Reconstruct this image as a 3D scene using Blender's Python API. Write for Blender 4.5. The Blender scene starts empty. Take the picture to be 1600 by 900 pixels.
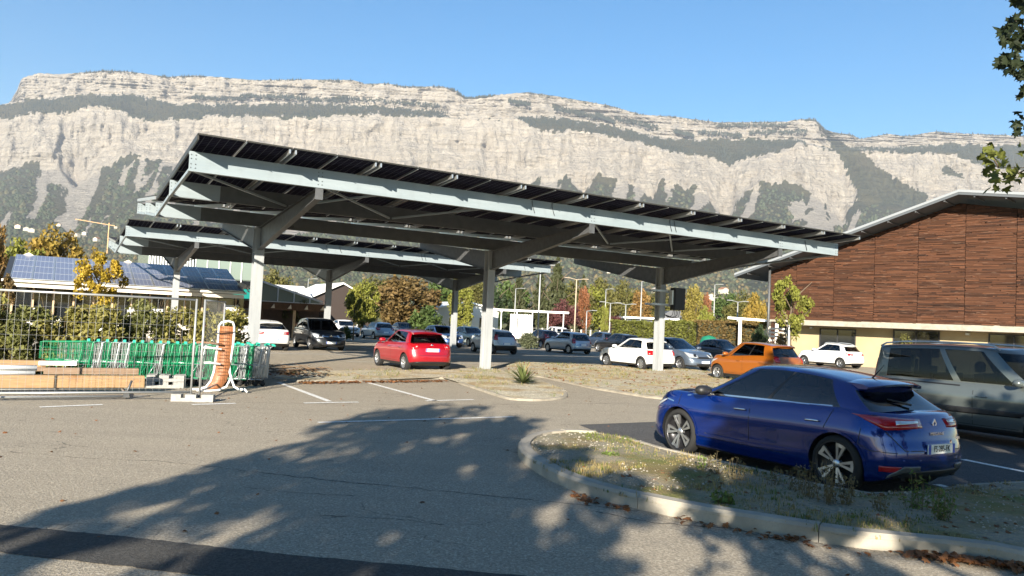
import bpy, bmesh, math, random
import numpy as np
from math import sin, cos, pi, radians as R, sqrt, atan2
from mathutils import Vector, Matrix, noise
from mathutils.bvhtree import BVHTree

SC = bpy.context.scene
COL = SC.collection
V = Vector
random.seed(7)

# ------------------------------------------------------------------ camera, sky, sun, exposure
FPX, CH, PITCH, ROLL = 1205.0, 1.83, 0.0454, 0.0462
_F = V((0, cos(PITCH), sin(PITCH))); _R0 = V((1, 0, 0)); _U0 = V((0, -sin(PITCH), cos(PITCH)))
_R = _R0 * cos(ROLL) + _U0 * sin(ROLL); _U = _U0 * cos(ROLL) - _R0 * sin(ROLL)
cam = bpy.data.cameras.new('camera'); camo = bpy.data.objects.new('camera', cam); COL.objects.link(camo)
cam.sensor_width = 36; cam.lens = FPX / 1600 * 36; cam.clip_start = 0.1; cam.clip_end = 30000
m = Matrix.Identity(4)
for i in range(3):
    m[i][0] = _R[i]; m[i][1] = _U[i]; m[i][2] = -_F[i]
m[2][3] = CH
camo.matrix_world = m
SC.camera = camo

SUN_EL, SUN_AZ = R(18.0), R(180 + 10)          # the sun stands low behind the camera, slightly to the left
w = bpy.data.worlds.new("World"); SC.world = w; w.use_nodes = True
nt = w.node_tree
sky = nt.nodes.new('ShaderNodeTexSky'); sky.sky_type = 'NISHITA'; sky.sun_disc = False
sky.sun_elevation = SUN_EL; sky.sun_rotation = SUN_AZ; sky.altitude = 300; sky.air_density = 1.0; sky.dust_density = 0.1; sky.ozone_density = 1.6
hsv = nt.nodes.new('ShaderNodeHueSaturation'); hsv.inputs['Saturation'].default_value = 1.40; nt.links.new(sky.outputs[0], hsv.inputs['Color'])
nt.links.new(hsv.outputs[0], nt.nodes['Background'].inputs[0]); nt.nodes['Background'].inputs[1].default_value = 0.066
sl = bpy.data.lights.new('sun', 'SUN'); sl.energy = 5.0; sl.angle = R(0.5); sl.color = (1.0, 0.91, 0.76)
so = bpy.data.objects.new('sun', sl); COL.objects.link(so)
sd = V((sin(SUN_AZ) * cos(SUN_EL), cos(SUN_AZ) * cos(SUN_EL), sin(SUN_EL)))
so.rotation_euler = sd.to_track_quat('Z', 'Y').to_euler(); so.location = sd * 60
SC.view_settings.view_transform = 'Standard'; SC.view_settings.look = 'None'
SC.view_settings.exposure = 1.58; SC.view_settings.gamma = 1.0

# ------------------------------------------------------------------ layout helpers (site survey by sight lines)
def ray(px, py): return _F + _R * ((px - 800) / FPX) + _U * ((450 - py) / FPX)
def G(px, py, z=0.0):
    d = ray(px, py); t = (z - CH) / d.z
    return V((d.x * t, d.y * t, z))
def AT(px, py, Y):
    d = ray(px, py); t = Y / d.y
    return V((d.x * t, Y, CH + d.z * t))
def HOR(px): return 467 + (px / 1600) * 74
TH = 0.5355                                     # the car park's own axis
DX = V((cos(TH), sin(TH), 0)); NY = V((-sin(TH), cos(TH), 0)); Z = V((0, 0, 1))
M0 = V((-0.877, 29.117, 0))                     # foot of the middle carport post
def LOC(a, b, z=0): return M0 + DX * a + NY * b + Z * z

# ------------------------------------------------------------------ mesh helpers
class MB:
    def __init__(s): s.v = []; s.f = []; s.m = []; s.sm = []; s.col = None
    def add(s, vs, fs, mi=0, sm=False):
        o = len(s.v); s.v.extend([tuple(p) for p in vs])
        for f in fs: s.f.append(tuple(i + o for i in f)); s.m.append(mi); s.sm.append(sm)
        return s
    def box(s, c, sz, rot=None, mi=0):
        c = V(c); hx, hy, hz = sz[0] / 2, sz[1] / 2, sz[2] / 2
        P = [V((x, y, z)) for x in (-hx, hx) for y in (-hy, hy) for z in (-hz, hz)]
        if rot is not None: P = [rot @ p for p in P]
        return s.add([p + c for p in P], [(0, 1, 3, 2), (4, 6, 7, 5), (0, 4, 5, 1), (2, 3, 7, 6), (0, 2, 6, 4), (1, 5, 7, 3)], mi)
    def bar(s, p0, p1, wd, ht, mi=0, up=Z):
        p0 = V(p0); p1 = V(p1); d = (p1 - p0); L = d.length; d = d / L
        sx = d.cross(up)
        if sx.length < 1e-4: sx = d.cross(V((1, 0, 0)))
        sx.normalize(); uz = sx.cross(d)
        P = []
        for q in (p0, p1):
            for a, b in ((-1, -1), (1, -1), (1, 1), (-1, 1)): P.append(q + sx * (a * wd / 2) + uz * (b * ht / 2))
        return s.add(P, [(3, 2, 1, 0), (4, 5, 6, 7), (0, 1, 5, 4), (1, 2, 6, 5), (2, 3, 7, 6), (3, 0, 4, 7)], mi)
    def tube(s, pts, r, n=6, mi=0, sm=True, caps=True):
        pts = [V(p) for p in pts]; rs = r if isinstance(r, (list, tuple)) else [r] * len(pts)
        P = []; ref = None
        for i, p in enumerate(pts):
            d = (pts[min(i + 1, len(pts) - 1)] - pts[max(i - 1, 0)])
            if d.length < 1e-9: d = V((0, 0, 1))
            d.normalize()
            if ref is None: ref = V((0, 0, 1)) if abs(d.z) < .9 else V((1, 0, 0))
            a = d.cross(ref)
            if a.length < 1e-4: a = d.cross(V((0, 1, 0)))
            a.normalize(); b = d.cross(a); ref = -b.cross(d).cross(d) if False else ref
            for k in range(n):
                t = 2 * pi * k / n; P.append(p + a * (cos(t) * rs[i]) + b * (sin(t) * rs[i]))
        F = []
        for i in range(len(pts) - 1):
            for k in range(n): F.append((i * n + k, i * n + (k + 1) % n, (i + 1) * n + (k + 1) % n, (i + 1) * n + k))
        s.add(P, F, mi, sm)
        if caps:
            o = len(s.v) - len(P)
            s.f.append(tuple(o + k for k in reversed(range(n)))); s.m.append(mi); s.sm.append(False)
            s.f.append(tuple(o + (len(pts) - 1) * n + k for k in range(n))); s.m.append(mi); s.sm.append(False)
        return s
    def prism(s, poly, ext, mi=0):
        poly = [V(p) for p in poly]; ext = V(ext); n = len(poly)
        F = [tuple(range(n)), tuple(reversed(range(n, 2 * n)))] + [(i, i + n, (i + 1) % n + n, (i + 1) % n) for i in range(n)]
        return s.add(poly + [p + ext for p in poly], F, mi)
    def lathe(s, prof, axis_o, ax, n=20, mi=0, sm=True):
        # prof: list of (radius, along)
        ax = V(ax).normalized(); a = ax.orthogonal().normalized(); b = ax.cross(a); o = V(axis_o); P = []
        for r, h in prof:
            for k in range(n):
                t = 2 * pi * k / n; P.append(o + ax * h + (a * cos(t) + b * sin(t)) * r)
        F = [(i * n + k, i * n + (k + 1) % n, (i + 1) * n + (k + 1) % n, (i + 1) * n + k) for i in range(len(prof) - 1) for k in range(n)]
        return s.add(P, F, mi, sm)
    def mesh(s, name, mats):
        me = bpy.data.meshes.new(name); me.from_pydata(s.v, [], s.f)
        for mt in (mats if isinstance(mats, (list, tuple)) else [mats]): me.materials.append(mt)
        me.polygons.foreach_set('material_index', s.m); me.polygons.foreach_set('use_smooth', s.sm)
        if s.col is not None:
            at = me.attributes.new('var', 'FLOAT', 'FACE'); at.data.foreach_set('value', s.col)
        me.update(); return me

def link(name, data, parent=None):
    o = bpy.data.objects.new(name, data); COL.objects.link(o)
    if parent is not None: o.parent = parent
    return o
def tag(o, label, cat, group=None):
    o['label'] = label; o['category'] = cat
    if group: o['group'] = group
    return o
def thing(name, label, cat, loc=(0, 0, 0), rz=0.0, group=None):
    o = link(name, None); o.location = loc; o.rotation_euler = (0, 0, rz); o.empty_display_size = .2
    return tag(o, label, cat, group)
def part(name, mb, mats, parent, label=None, stuff=False, recalc=True):
    me = mb.mesh(name, mats)
    if recalc: fixn(me)
    o = link(name, me, parent)
    if label: o['label'] = label
    if stuff: o['kind'] = 'stuff'
    return o
def struct(name, mb, mats, recalc=False):
    me = mb.mesh(name, mats)
    if recalc: fixn(me)
    o = link(name, me); o['kind'] = 'structure'; return o
def fixn(me):
    bm = bmesh.new(); bm.from_mesh(me); bmesh.ops.recalc_face_normals(bm, faces=bm.faces); bm.to_mesh(me); bm.free()
def inst(name, data, parent=None, loc=(0, 0, 0), rz=0.0, scale=None):
    o = link(name, data, parent); o.location = loc; o.rotation_euler = (0, 0, rz)
    if scale is not None: o.scale = scale
    return o
def copy_tree(o, parent=None):
    c = o.copy(); COL.objects.link(c)
    if parent is not None: c.parent = parent
    for ch in list(o.children): copy_tree(ch, c)
    return c

# ------------------------------------------------------------------ materials
MATS = {}
def mat(name, col, rough=.6, metal=0., spec=.5, coat=0., noise_s=0., noise_a=0., bump=0., bump_s=40., trans=None):
    if name in MATS: return MATS[name]
    mt = bpy.data.materials.new(name); mt.use_nodes = True; n = mt.node_tree; b = n.nodes['Principled BSDF']
    b.inputs['Base Color'].default_value = (*col, 1); b.inputs['Roughness'].default_value = rough; b.inputs['Metallic'].default_value = metal
    b.inputs['Specular IOR Level'].default_value = spec; b.inputs['Coat Weight'].default_value = coat; b.inputs['Coat Roughness'].default_value = .03
    if noise_a > 0 or bump > 0:
        tc = n.nodes.new('ShaderNodeTexCoord'); tx = n.nodes.new('ShaderNodeTexNoise'); tx.inputs['Scale'].default_value = noise_s or bump_s
        tx.inputs['Detail'].default_value = 6; n.links.new(tc.outputs['Object'], tx.inputs['Vector'])
    if noise_a > 0:
        mr = n.nodes.new('ShaderNodeMapRange'); mr.inputs['From Min'].default_value = .3; mr.inputs['From Max'].default_value = .7
        mr.inputs['To Min'].default_value = 1 - noise_a; mr.inputs['To Max'].default_value = 1 + noise_a
        n.links.new(tx.outputs['Fac'], mr.inputs['Value'])
        hs = n.nodes.new('ShaderNodeHueSaturation'); hs.inputs['Color'].default_value = (*col, 1); n.links.new(mr.outputs[0], hs.inputs['Value'])
        n.links.new(hs.outputs[0], b.inputs['Base Color'])
    if bump > 0:
        t2 = n.nodes.new('ShaderNodeTexNoise'); t2.inputs['Scale'].default_value = bump_s; t2.inputs['Detail'].default_value = 4
        n.links.new(tc.outputs['Object'], t2.inputs['Vector'])
        bp = n.nodes.new('ShaderNodeBump'); bp.inputs['Strength'].default_value = bump; bp.inputs['Distance'].default_value = .02
        n.links.new(t2.outputs['Fac'], bp.inputs['Height']); n.links.new(bp.outputs[0], b.inputs['Normal'])
    MATS[name] = mt; return mt
class NT:
    """short-hand for node trees"""
    def __init__(s, name):
        s.mt = bpy.data.materials.new(name); s.mt.use_nodes = True; s.n = s.mt.node_tree; s.b = s.n.nodes['Principled BSDF']
        s.tc = s.n.nodes.new('ShaderNodeTexCoord')
    def L(s, a, b): s.n.links.new(a, b)
    def noise(s, sc, det=5, rough=.55, vec=None, dist=0.):
        t = s.n.nodes.new('ShaderNodeTexNoise'); t.inputs['Scale'].default_value = sc; t.inputs['Detail'].default_value = det
        t.inputs['Roughness'].default_value = rough; t.inputs['Distortion'].default_value = dist
        s.L(vec or s.tc.outputs['Object'], t.inputs['Vector']); return t.outputs['Fac']
    def voro(s, sc, feat='F1', vec=None, out='Distance'):
        t = s.n.nodes.new('ShaderNodeTexVoronoi'); t.feature = feat; t.inputs['Scale'].default_value = sc
        s.L(vec or s.tc.outputs['Object'], t.inputs['Vector']); return t.outputs[out]
    def map(s, sc=(1, 1, 1), rot=(0, 0, 0), loc=(0, 0, 0), src=None):
        t = s.n.nodes.new('ShaderNodeMapping'); t.inputs['Scale'].default_value = sc; t.inputs['Rotation'].default_value = rot; t.inputs['Location'].default_value = loc
        s.L(src or s.tc.outputs['Object'], t.inputs['Vector']); return t.outputs[0]
    def rng(s, x, a, b, c=0., d=1.):
        t = s.n.nodes.new('ShaderNodeMapRange'); t.inputs[1].default_value = a; t.inputs[2].default_value = b; t.inputs[3].default_value = c; t.inputs[4].default_value = d
        s.L(x, t.inputs[0]); return t.outputs[0]
    def math(s, op, x, y=None):
        t = s.n.nodes.new('ShaderNodeMath'); t.operation = op
        for i, q in enumerate((x, y)):
            if q is None: continue
            if isinstance(q, (int, float)): t.inputs[i].default_value = q
            else: s.L(q, t.inputs[i])
        return t.outputs[0]
    def mix(s, f, a, b, mode='MIX'):
        t = s.n.nodes.new('ShaderNodeMix'); t.data_type = 'RGBA'; t.blend_type = mode
        for q, i in ((f, 0), (a, 6), (b, 7)):
            if isinstance(q, (int, float)): t.inputs[i].default_value = q
            elif isinstance(q, tuple): t.inputs[i].default_value = (*q, 1)
            else: s.L(q, t.inputs[i])
        return t.outputs[2]
    def attr(s, nm):
        t = s.n.nodes.new('ShaderNodeAttribute'); t.attribute_name = nm; return t
    def bump(s, h, st=.3, dist=.02):
        t = s.n.nodes.new('ShaderNodeBump'); t.inputs['Strength'].default_value = st; t.inputs['Distance'].default_value = dist
        s.L(h, t.inputs['Height']); s.L(t.outputs[0], s.b.inputs['Normal'])
    def done(s, col=None, rough=.7, spec=.5):
        if isinstance(col, tuple): s.b.inputs['Base Color'].default_value = (*col, 1)
        elif col is not None: s.L(col, s.b.inputs['Base Color'])
        if isinstance(rough, (int, float)): s.b.inputs['Roughness'].default_value = rough
        else: s.L(rough, s.b.inputs['Roughness'])
        s.b.inputs['Specular IOR Level'].default_value = spec; return s.mt

def paint(name, col, metal=.0, rough=.35):
    return mat(name, col, rough, metal, .5, 1.0)
def leaf_mat(name, col, sat=.25):
    if name in MATS: return MATS[name]
    n = NT(name); a = n.attr('var').outputs['Fac']
    c1 = n.mix(a, tuple(x * .55 for x in col), tuple(min(1, x * 1.35) for x in col))
    big = n.rng(n.noise(2.2, 2), .35, .65)
    c2 = n.mix(n.math('MULTIPLY', big, sat), c1, (col[0] * .75, col[1] * 1.0, col[2] * .7))
    n.done(c2, .65, .3)
    tr = n.n.nodes.new('ShaderNodeBsdfTranslucent'); n.L(c2, tr.inputs[0])
    mx = n.n.nodes.new('ShaderNodeMixShader'); mx.inputs[0].default_value = .3
    n.L(n.b.outputs[0], mx.inputs[1]); n.L(tr.outputs[0], mx.inputs[2]); n.L(mx.outputs[0], n.n.nodes['Material Output'].inputs[0])
    MATS[name] = n.mt; return n.mt
def glass_mat(name, tint, fres=1.5):
    n = NT(name); t = n.n.nodes.new('ShaderNodeBsdfTransparent'); t.inputs[0].default_value = (*tint, 1)
    g = n.n.nodes.new('ShaderNodeBsdfGlossy'); g.inputs['Roughness'].default_value = .02; g.inputs[0].default_value = (.95, .97, 1, 1)
    fr = n.n.nodes.new('ShaderNodeFresnel'); fr.inputs[0].default_value = fres
    mx = n.n.nodes.new('ShaderNodeMixShader'); n.L(fr.outputs[0], mx.inputs[0]); n.L(t.outputs[0], mx.inputs[1]); n.L(g.outputs[0], mx.inputs[2])
    n.L(mx.outputs[0], n.n.nodes['Material Output'].inputs[0]); MATS[name] = n.mt; return n.mt
BLACK = mat('black_plastic', (.012, .012, .013), .5)
RUBBER = mat('rubber', (.018, .018, .018), .85, spec=.3)
CHROME = mat('chrome', (.75, .76, .78), .12, 1.)
ALLOY = mat('alloy', (.52, .53, .55), .3, .9)
DALLOY = mat('dark_alloy', (.03, .03, .033), .35, .6)
STEEL = mat('galvanised_steel', (.50, .53, .56), .45, .35, noise_s=9, noise_a=.12)
WHITE = mat('white_paint', (.78, .78, .76), .5, noise_s=3, noise_a=.05)
GLASS_C = glass_mat('car_glass', (.40, .44, .43), 1.7)
GLASS_D = glass_mat('dark_car_glass', (.17, .185, .19), 1.8)
GLASS_V = glass_mat('van_glass', (.13, .15, .155), 1.42)
REDLENS = mat('red_lens', (.30, .006, .01), .12, 0, .6, .6)
CLEARLENS = mat('clear_lens', (.62, .64, .66), .08, .55, .6, .8)
INTERIOR = mat('car_interior', (.02, .02, .022), .8)
PLATEW = mat('plate_white', (.78, .78, .76), .35)
PLATEB = mat('plate_blue', (.02, .07, .42), .35)
INK = mat('ink_black', (.01, .01, .01), .5)
def text_mesh(txt, size, depth=.002):
    cu = bpy.data.curves.new('lettering', 'FONT'); cu.body = txt; cu.size = size; cu.extrude = depth; cu.align_x = 'CENTER'; cu.align_y = 'CENTER'
    o = bpy.data.objects.new('lettering', cu); COL.objects.link(o); dg = bpy.context.evaluated_depsgraph_get()
    me = bpy.data.meshes.new_from_object(o.evaluated_get(dg)); bpy.data.objects.remove(o); return me
# ------------------------------------------------------------------ ground
def asphalt(name, base, warm, cracks=True):
    n = NT(name)
    sp = n.rng(n.noise(42, 3, .75), .43, .57); sp2 = n.rng(n.voro(30, 'F1'), .05, .55); sp3 = n.rng(n.noise(110, 2, .6), .4, .6)
    sp4 = n.rng(n.noise(17, 4, .75), .44, .57)
    big = n.rng(n.noise(.35, 6, .6), .3, .7); mid = n.rng(n.noise(2.6, 5, .6), .3, .7)
    stretch = n.rng(n.noise(.9, 5, .6, n.map((.25, 2.2, 1), (0, 0, -TH))), .4, .7)
    c = n.mix(sp, tuple(x * .26 for x in base), tuple(min(1, x * 1.85) for x in base))
    c = n.mix(n.math('MULTIPLY', sp4, .6), c, tuple(x * .52 for x in base))
    c = n.mix(n.math('MULTIPLY', sp2, .4), c, tuple(x * 1.35 for x in warm))
    c = n.mix(n.math('MULTIPLY', sp3, .25), c, tuple(x * .55 for x in base))
    c = n.mix(n.math('MULTIPLY', big, .45), c, warm)
    c = n.mix(n.math('MULTIPLY', mid, .16), c, tuple(x * .75 for x in base))
    c = n.mix(n.math('MULTIPLY', stretch, .28), c, tuple(x * .72 for x in base))
    h = sp
    if cracks:
        vv = n.n.nodes.new('ShaderNodeVectorMath'); vv.operation = 'MULTIPLY_ADD'
        nz = n.n.nodes.new('ShaderNodeTexNoise'); nz.inputs['Scale'].default_value = .8; nz.inputs['Detail'].default_value = 6
        n.L(n.tc.outputs['Object'], nz.inputs['Vector']); n.L(nz.outputs['Color'], vv.inputs[0]); vv.inputs[1].default_value = (1.6, 1.6, 0); n.L(n.map((.10, .42, 1), (0, 0, .12)), vv.inputs[2])
        ed = n.voro(1., 'DISTANCE_TO_EDGE', vv.outputs[0])
        cr = n.rng(ed, .0, .007, 1, 0)
        gate = n.rng(n.noise(.55, 3), .46, .58)
        cr = n.math('MULTIPLY', cr, gate)
        c = n.mix(n.math('MULTIPLY', cr, .6), c, (.06, .055, .05))
    spots = n.rng(n.noise(3.1, 2, .4, n.map((1, 1.7, 1), (0, 0, .4))), .70, .78)
    c = n.mix(n.math('MULTIPLY', spots, .35), c, tuple(x * .4 for x in base))
    n.bump(h, .8, .012)
    return n.done(c, .9, .25)
ASPH = asphalt('worn_asphalt', (.34, .30, .24), (.405, .345, .26))
ASPH_D = asphalt('fresh_asphalt', (.060, .058, .056), (.085, .08, .072), False)
ASPH_M = asphalt('bay_asphalt', (.085, .085, .088), (.11, .105, .10), True)
n = NT('field_ground'); c = n.mix(n.rng(n.noise(.02, 6), .35, .65), (.10, .115, .035), (.16, .14, .06)); FIELD = n.done(c, .95, .2)
def sheet(name, pts, z, mt, kind='structure'):
    mb = MB(); mb.add([(p[0], p[1], z) for p in pts], [tuple(range(len(pts)))])
    o = link(name, mb.mesh(name, mt)); fixn(o.data)
    if o.data.polygons[0].normal.z < 0: o.data.flip_normals()
    o['kind'] = kind; return o
mb = MB(); mb.add([(-9000, -3000, 0), (9000, -3000, 0), (9000, 9000, 0), (-9000, 9000, 0)], [(0, 1, 2, 3)]); struct('ground', mb, FIELD)
sheet('car_park', [(-70, -40), (70, -40), (70, 82), (-70, 82)], .004, ASPH)
def rag(p0, p1, k, amp):
    p0 = V(p0); p1 = V(p1); d = p1 - p0; nn = V((-d.y, d.x, 0)).normalized()
    return [p0 + d * (i / k) + nn * (random.uniform(-amp, amp) if 0 < i < k else 0) for i in range(k + 1)]
a = [G(-260, 797), G(0, 821), G(180, 838), G(450, 868), G(820, 901), G(1300, 955)]; b = [G(-260, 840), G(0, 864), G(250, 893), G(700, 945), G(1240, 1010)]
top = [p for q in range(len(a) - 1) for p in rag(a[q], a[q + 1], 22, .012)]
bot = [p for q in range(len(b) - 1) for p in rag(b[q], b[q + 1], 22, .012)]
sheet('resurfaced_strip', top + bot[::-1], .008, ASPH_D)
sheet('parking_bay_surface', [G(1000, 702), G(1040, 713), G(1290, 773), G(1360, 785), G(1420, 783), G(1600, 765), LOC(12, -21.5), LOC(20, -14), LOC(4, -13.6), LOC(-5.6, -13.8)], .008, ASPH_M)

CRACKM = mat('crack_filler', (.055, .05, .045), .9)
def crack(pts, wd):
    P = [G(*p) for p in pts]; L_ = []; R_ = []
    for i in range(len(P) - 1):
        k = 14; d = (P[i + 1] - P[i]); nn = V((-d.y, d.x, 0)).normalized()
        for j in range(k):
            c = P[i] + d * (j / k) + nn * (.05 * noise.noise(V((i * 9 + j * .45, pts[0][0], 0))) + random.uniform(-.006, .006)); w_ = wd * random.uniform(.25, 1.2); L_.append(c + nn * w_ / 2); R_.append(c - nn * w_ / 2)
    sheet('asphalt_crack', L_ + R_[::-1], .0075, CRACKM)
crack([(395, 738), (520, 752), (640, 763), (760, 775), (880, 787), (1010, 800)], .020); crack([(380, 762), (450, 770), (560, 776)], .014); crack([(500, 806), (620, 812), (700, 822)], .016); crack([(930, 800), (1020, 818), (1140, 826), (1240, 850)], .02)
crack([(0, 705), (120, 716), (260, 722), (400, 738)], .012); crack([(560, 632), (680, 634), (840, 632), (1000, 630)], .02); crack([(270, 628), (420, 630), (560, 632)], .02); crack([(90, 690), (110, 697), (140, 699)], .012)
# painted lines
n = NT('worn_line_paint'); wv = n.rng(n.noise(26, 6, .7), .36, .6); c = n.mix(wv, (.42, .40, .36), (.80, .79, .75)); LINEP = n.done(c, .8, .3)
LG = 'white parking bay lines'
def line(p0, p1, wd=.13, z=.012):
    p0 = V(p0); p1 = V(p1); d = (p1 - p0).normalized(); s = V((-d.y, d.x, 0)) * wd / 2
    sheet('painted_line', [p0 - s, p1 - s, p1 + s, p0 + s], z, LINEP)
line(G(435, 598), G(515, 628)); line(G(570, 597), G(680, 627)); line(G(475, 630.5), G(560, 629)); line(G(665, 627), G(740, 625))
line(G(497, 661), G(802, 652), .12); line(G(62, 637), G(160, 633)); line(G(300, 633), G(368, 631))
line(G(1505, 719), G(1640, 746)); line(G(1462, 758), G(1507, 769))
line(LOC(-4, 4.0), LOC(11, 4.0), .1); line(LOC(-14, 9.3), LOC(26, 9.3), .12)
for a in (-11, -8.5, -6, -3.5, -1, 1.5, 4, 6.5, 11.5, 14): line(LOC(a, 13.2), LOC(a, 17.8))

# ------------------------------------------------------------------ planted islands with kerbs
n = NT('kerb_concrete'); c = n.mix(n.rng(n.noise(3.5, 6), .3, .7), (.25, .225, .185), (.37, .335, .275)); c = n.mix(n.math('MULTIPLY', n.rng(n.noise(60, 3), .4, .7), .3), c, (.22, .21, .19)); n.bump(n.noise(70, 4), .25, .006); KERB = n.done(c, .9, .25)
KERB_OLD = mat('old_kerb', (.27, .24, .19), .95, noise_s=3, noise_a=.25, bump=.3, bump_s=30)
def soil(name, cols, gravel):
    n = NT(name); c = n.mix(n.rng(n.noise(1.1, 6, .65), .36, .62), cols[0], cols[1]); c = n.mix(n.rng(n.noise(4.2, 5, .7), .5, .66), c, cols[2])
    g = n.voro(38, 'F1', out='Color'); hs = n.n.nodes.new('ShaderNodeSeparateColor'); n.L(g, hs.inputs[0])
    gr = n.mix(hs.outputs[0], (.2, .19, .17), gravel)
    c = n.mix(n.math('MULTIPLY', n.rng(n.noise(.8, 5, .6), .38, .56), .85), c, gr)
    n.bump(n.voro(38, 'F1'), .8, .02); return n.done(c, .95, .2)
SOIL = soil('island_soil', ((.22, .16, .075), (.13, .14, .04), (.27, .19, .09)), (.36, .30, .21))
BEDS = soil('bed_gravel', ((.46, .37, .21), (.25, .155, .08), (.54, .46, .29)), (.66, .60, .45))
def smooth_path(pts, k=6):
    P = [V(p) for p in pts]; out = []
    for i in range(len(P) - 1):
        p0 = P[max(i - 1, 0)]; p1 = P[i]; p2 = P[i + 1]; p3 = P[min(i + 2, len(P) - 1)]
        for j in range(k):
            t = j / k; out.append(.5 * (2 * p1 + (p2 - p0) * t + (2 * p0 - 5 * p1 + 4 * p2 - p3) * t * t + (3 * p1 - p0 - 3 * p2 + p3) * t ** 3))
    return out + [P[-1]]
def kerb_run(parent, path, wd, ht, seg, side=1, mt=None):
    mt = mt or KERB
    # walk along the path and lay one kerb stone after another, 8 mm joints
    P = path; acc = [0]
    for i in range(1, len(P)): acc.append(acc[-1] + (P[i] - P[i - 1]).length)
    def at(d):
        d = min(max(d, 0), acc[-1] - 1e-4)
        i = max(j for j in range(len(acc)) if acc[j] <= d); i = min(i, len(P) - 2)
        t = (d - acc[i]) / max(1e-6, acc[i + 1] - acc[i]); return P[i].lerp(P[i + 1], t), (P[i + 1] - P[i]).normalized()
    d = 0
    while d < acc[-1] - .1:
        e = min(d + seg, acc[-1]); mb = MB(); K = 5; pr = []
        hh = ht + random.uniform(-.006, .006)
        for k in range(K + 1):
            p, t = at(d + .004 + (e - d - .008) * k / K); s = V((-t.y, t.x, 0)) * side; b = min(.03, wd * .25)
            pr.append([p, p + Z * (hh - b), p + s * b + Z * hh, p + s * wd + Z * hh, p + s * wd])
        vs = [q for r in pr for q in r]; fs = [(k * 5 + j, k * 5 + j + 1, (k + 1) * 5 + j + 1, (k + 1) * 5 + j) for k in range(K) for j in range(4)]
        fs += [(4, 3, 2, 1, 0), tuple(K * 5 + j for j in range(5))]
        mb.add(vs, fs); part('kerb_stone', mb, mt, parent); d = e
def poly_area_mesh(pts, z, bumpy=.03, step=.25):
    bm = bmesh.new(); vs = [bm.verts.new((p[0], p[1], z)) for p in pts]; f = bm.faces.new(vs)
    bmesh.ops.triangulate(bm, faces=[f])
    for it in range(5):
        ed = [e for e in bm.edges if e.calc_length() > step * 2]
        if not ed: break
        bmesh.ops.subdivide_edges(bm, edges=ed, cuts=1); bmesh.ops.triangulate(bm, faces=bm.faces)
    for v in bm.verts:
        if not v.is_boundary: v.co.z += bumpy * (noise.noise(V((v.co.x * 1.3, v.co.y * 1.3, 3))) + .6)
    bmesh.ops.recalc_face_normals(bm, faces=bm.faces); return bm
def inside(p, poly):
    c = False; j = len(poly) - 1
    for i in range(len(poly)):
        a, b = poly[i], poly[j]
        if (a[1] > p[1]) != (b[1] > p[1]) and p[0] < (b[0] - a[0]) * (p[1] - a[1]) / (b[1] - a[1]) + a[0]: c = not c
        j = i
    return c
def island(name, poly, z, mt):
    bm = poly_area_mesh(poly, z); me = bpy.data.meshes.new(name); bm.to_mesh(me); bm.free(); me.materials.append(mt)
    for p in me.polygons: p.use_smooth = True
    if me.polygons[0].normal.z < 0: me.flip_normals()
    o = link(name, me); o['kind'] = 'structure'; return o
outer = [V((9.5, 5.2, 0)), G(1750, 912), G(1600, 888), G(1510, 875), G(1330, 856), G(1200, 835), G(1100, 818), G(1000, 797), G(935, 780), G(870, 757), G(828, 732), G(812, 718), G(811, 702), G(835, 689), G(880, 684), G(930, 686)]
outer = smooth_path(outer, 6)
inner = [G(930, 686), G(985, 696), G(1040, 713), G(1180, 746), G(1290, 773), G(1360, 785), G(1420, 783), G(1520, 769), G(1600, 766), V((9.6, 11.3, 0))]
RIGHT_ISLAND = [p for p in outer] + [p for p in inner[1:]]
isl = island('planting_island', RIGHT_ISLAND, .10, SOIL)
kerb_run(isl, outer, .17, .15, 1.75, -1)
kerb_run(isl, inner, .08, .12, 1.0, -1)
MID_BED = [G(425, 592), G(470, 598), G(560, 597), G(690, 592), G(720, 601), G(780, 621), G(805, 626), G(850, 627), G(886, 622), G(884, 612), G(850, 599), G(800, 585), G(770, 578), G(700, 577), G(640, 580), G(540, 581), G(450, 583)]
mid = island('gravel_bed', MID_BED, .05, BEDS)
kerb_run(mid, smooth_path(MID_BED[0:10], 4), .12, .06, 1.0, 1, KERB_OLD)
R_BED = [G(795, 583), G(850, 591), G(930, 609), G(1010, 622), G(1088, 630), G(1150, 626), G(1180, 600), G(1120, 584), G(1075, 577), G(1000, 577), G(920, 572), G(820, 567), G(790, 570)]
rb = island('gravel_verge', R_BED, .05, BEDS)
kerb_run(rb, [V(p) for p in R_BED[0:5]], .20, .06, 1.0, 1, KERB_OLD)

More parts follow.
